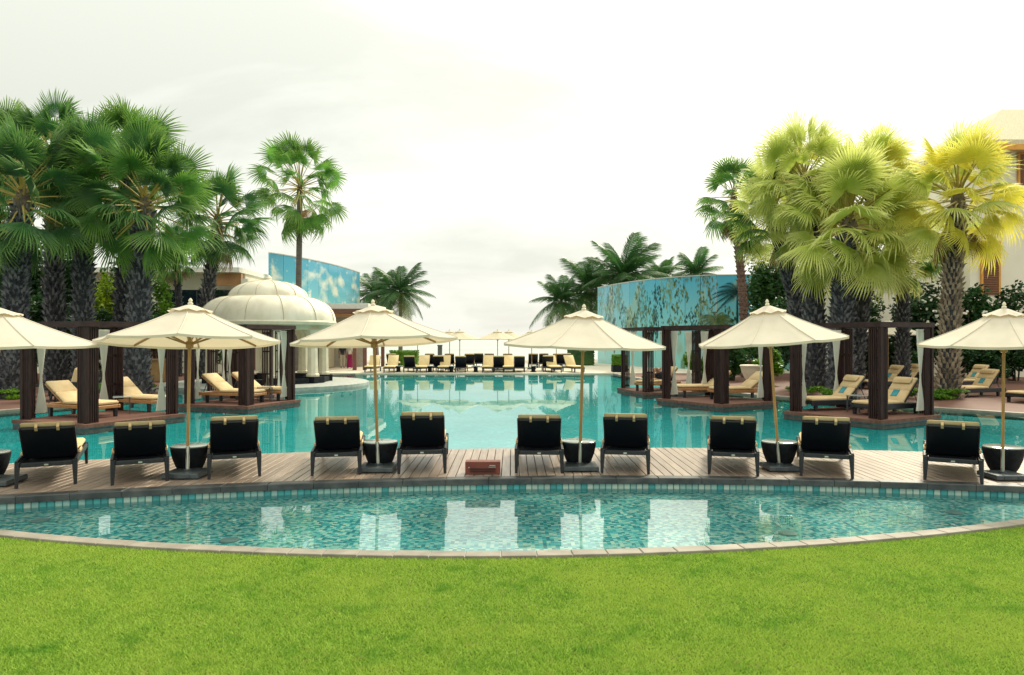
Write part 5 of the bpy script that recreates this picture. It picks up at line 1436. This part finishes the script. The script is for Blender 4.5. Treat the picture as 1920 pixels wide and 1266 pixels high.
def fingers(w, d, side):
    """five short chains from the palm w, hand pointing along d"""
    w = Vector(w[:3]); d = Vector(d).normalized(); s = d.cross(Vector((0, 1, 0))).normalized()
    pal = w + d * 0.05
    out = []
    for k, L in enumerate((0.062, 0.074, 0.068, 0.054)):
        b = pal + s * (k - 1.5) * 0.019
        m1 = b + d * (0.03 + L * .5); t = b + d * (0.03 + L) + Vector((0, -0.014, 0))
        out.append([(*pal, 0.022), (*b + d * 0.03, 0.010), (*m1, 0.009), (*t, 0.007)])
    b = w + d * 0.02 + Vector((0, -0.03, 0))
    out.append([(*pal, 0.022), (*b, 0.011), (*b + d * 0.045 + Vector((0, -0.012, 0)), 0.008)])
    return out, (*pal, 0.022)
def standing(name_loc, rz, label, top, bottom, skin, skirt=False, h=1.66):
    r = empty('person', name_loc, rz, label, 'person')
    k = h / 1.70
    def P(x, y, z, q): return (x * k, y * k, z * k, q)
    pel = P(0, 0, 0.93, 0.115)
    chest = P(0, 0, 1.28, 0.125); neck = P(0, 0, 1.45, 0.052); jaw = P(0, -0.02, 1.52, 0.066); head = P(0, -0.012, 1.60, 0.086); crown = P(0, 0, 1.66, 0.062)
    ch = [[pel, P(0, 0, 1.10, 0.105), chest, neck, jaw, head, crown], [head, P(0, -0.095, 1.575, 0.014)]]
    for s in (-1, 1):
        hand = P(s * 0.24, -0.04, 0.82, 0.026)
        ch.append([chest, P(s * 0.17, 0, 1.36, 0.058), P(s * 0.22, 0.015, 1.10, 0.042), hand])
        fg, pal = fingers(hand, (s * 0.02, -0.05, -1), s)
        ch.append([hand, pal]); ch += fg
        ch.append([pel, P(s * 0.09, 0, 0.86, 0.088), P(s * 0.10, -0.015 + 0.03 * s, 0.48, 0.060), P(s * 0.105, 0.01 + 0.05 * s, 0.09, 0.036), P(s * 0.12, -0.13 + 0.05 * s, 0.035, 0.030)])
    body = skinned('body', ch, skin, r)
    sh = [[P(0, 0, 0.90, 0.150), P(0, 0, 1.10, 0.135), P(0, 0, 1.28, 0.150), P(0, 0, 1.42, 0.08)]]
    for s in (-1, 1): sh.append([P(0, 0, 1.28, 0.150), P(s * 0.172, 0, 1.36, 0.074), P(s * 0.215, 0.012, 1.14, 0.058)])
    skinned('shirt', sh, top, r)
    if skirt:
        MB().lathe([(0.135 * k, 0.98 * k), (0.165 * k, 0.90 * k), (0.19 * k, 0.6 * k), (0.23 * k, 0.10 * k), (0.21 * k, 0.09 * k)], 20).build('skirt', bottom, r, smooth=True)
    else:
        tr_ = []
        for s in (-1, 1): tr_.append([P(0, 0, 0.95, 0.135), P(s * 0.09, 0, 0.84, 0.108), P(s * 0.10, -0.01 + 0.03 * s, 0.48, 0.082), P(s * 0.105, 0.01 + 0.05 * s, 0.12, 0.066)])
        skinned('trousers', tr_, bottom, r)
    MB().lathe([(0.03, 1.715), (0.075, 1.70), (0.099, 1.64), (0.098, 1.58), (0.07, 1.53)], 14, (0, 0.022, 0)).build('hair', 'hair', r, smooth=True).scale = (k, k, k)
    return r
standing((atd(642, 48.5), 48.5, 0.02), radians(35), 'standing person in dark blue top and pale trousers in the pavilion', 'cloth_navy', 'cloth_pale', 'skin_deep', h=1.74)
standing((atd(656.5, 48.2), 48.2, 0.02), radians(-30), 'standing person in white top and long magenta skirt in the pavilion', 'cloth_white', 'cloth_magenta', 'skin_tan', skirt=True, h=1.62)

# guest lying on the far right pergola lounger: local frame of that lounger (head -Y, feet +Y)
hd = Vector((6.25, 28.6)); fe = Vector((4.8, 27.25)); dd = (fe - hd)
r = empty('person', (hd.x, hd.y, PZ), math.atan2(dd.y, dd.x) - pi / 2, 'person lying back on the pergola lounger with one knee raised', 'person')
a = radians(36)
def bpt(v, w, u=0): return Vector((u, 0.78 - v * cos(a) + w * sin(a), 0.33 + v * sin(a) + w * cos(a)))
def T(v, q): return (v.x, v.y, v.z, q)
pel = Vector((0, 0.86, 0.55)); ch_ = bpt(0.42, 0.235); nk = bpt(0.60, 0.235); hdv = bpt(0.74, 0.245); cr_ = bpt(0.82, 0.235)
chains = [[T(pel, .12), T(bpt(0.18, 0.225), .11), T(ch_, .13), T(nk, .055), T(hdv, .088), T(cr_, .065)], [T(hdv, .088), T(bpt(0.735, 0.345), .015)]]
for s in (-1, 1):
    sho = bpt(0.50, 0.22, s * 0.18); el = bpt(0.26, 0.24, s * 0.29); hn = Vector((s * 0.20, 0.78, 0.60))
    chains.append([T(ch_, .13), T(sho, .058), T(el, .043), T(hn, .026)])
    fg, pal = fingers(hn, (-s * 0.6, 0.6, 0.0), s); chains.append([T(hn, .026), pal]); chains += fg
    if s < 0: chains.append([T(pel, .12), (s * .09, 0.93, .56, .09), (s * .10, 1.28, .86, .062), (s * .10, 1.52, .50, .040), (s * .10, 1.64, .465, .03)])
    else: chains.append([T(pel, .12), (s * .09, 0.93, .55, .09), (s * .11, 1.36, .52, .062), (s * .12, 1.78, .49, .04), (s * .12, 1.84, .58, .028)])
skinned('body', chains, 'skin_tan', r)
skinned('shorts', [[(0, .80, .55, .14), (-.09, .95, .57, .105), (-.10, 1.12, .71, .085)], [(0, .80, .55, .14), (.09, .97, .55, .105), (.10, 1.17, .54, .085)]], 'cloth_navy', r)
h = MB().lathe([(0.02, 0.075), (0.07, 0.06), (0.096, 0.01), (0.094, -0.05), (0.06, -0.09)], 14).build('hair', 'hair', r, smooth=True)
h.location = bpt(0.765, 0.215); h.rotation_euler = (radians(54), 0, 0)
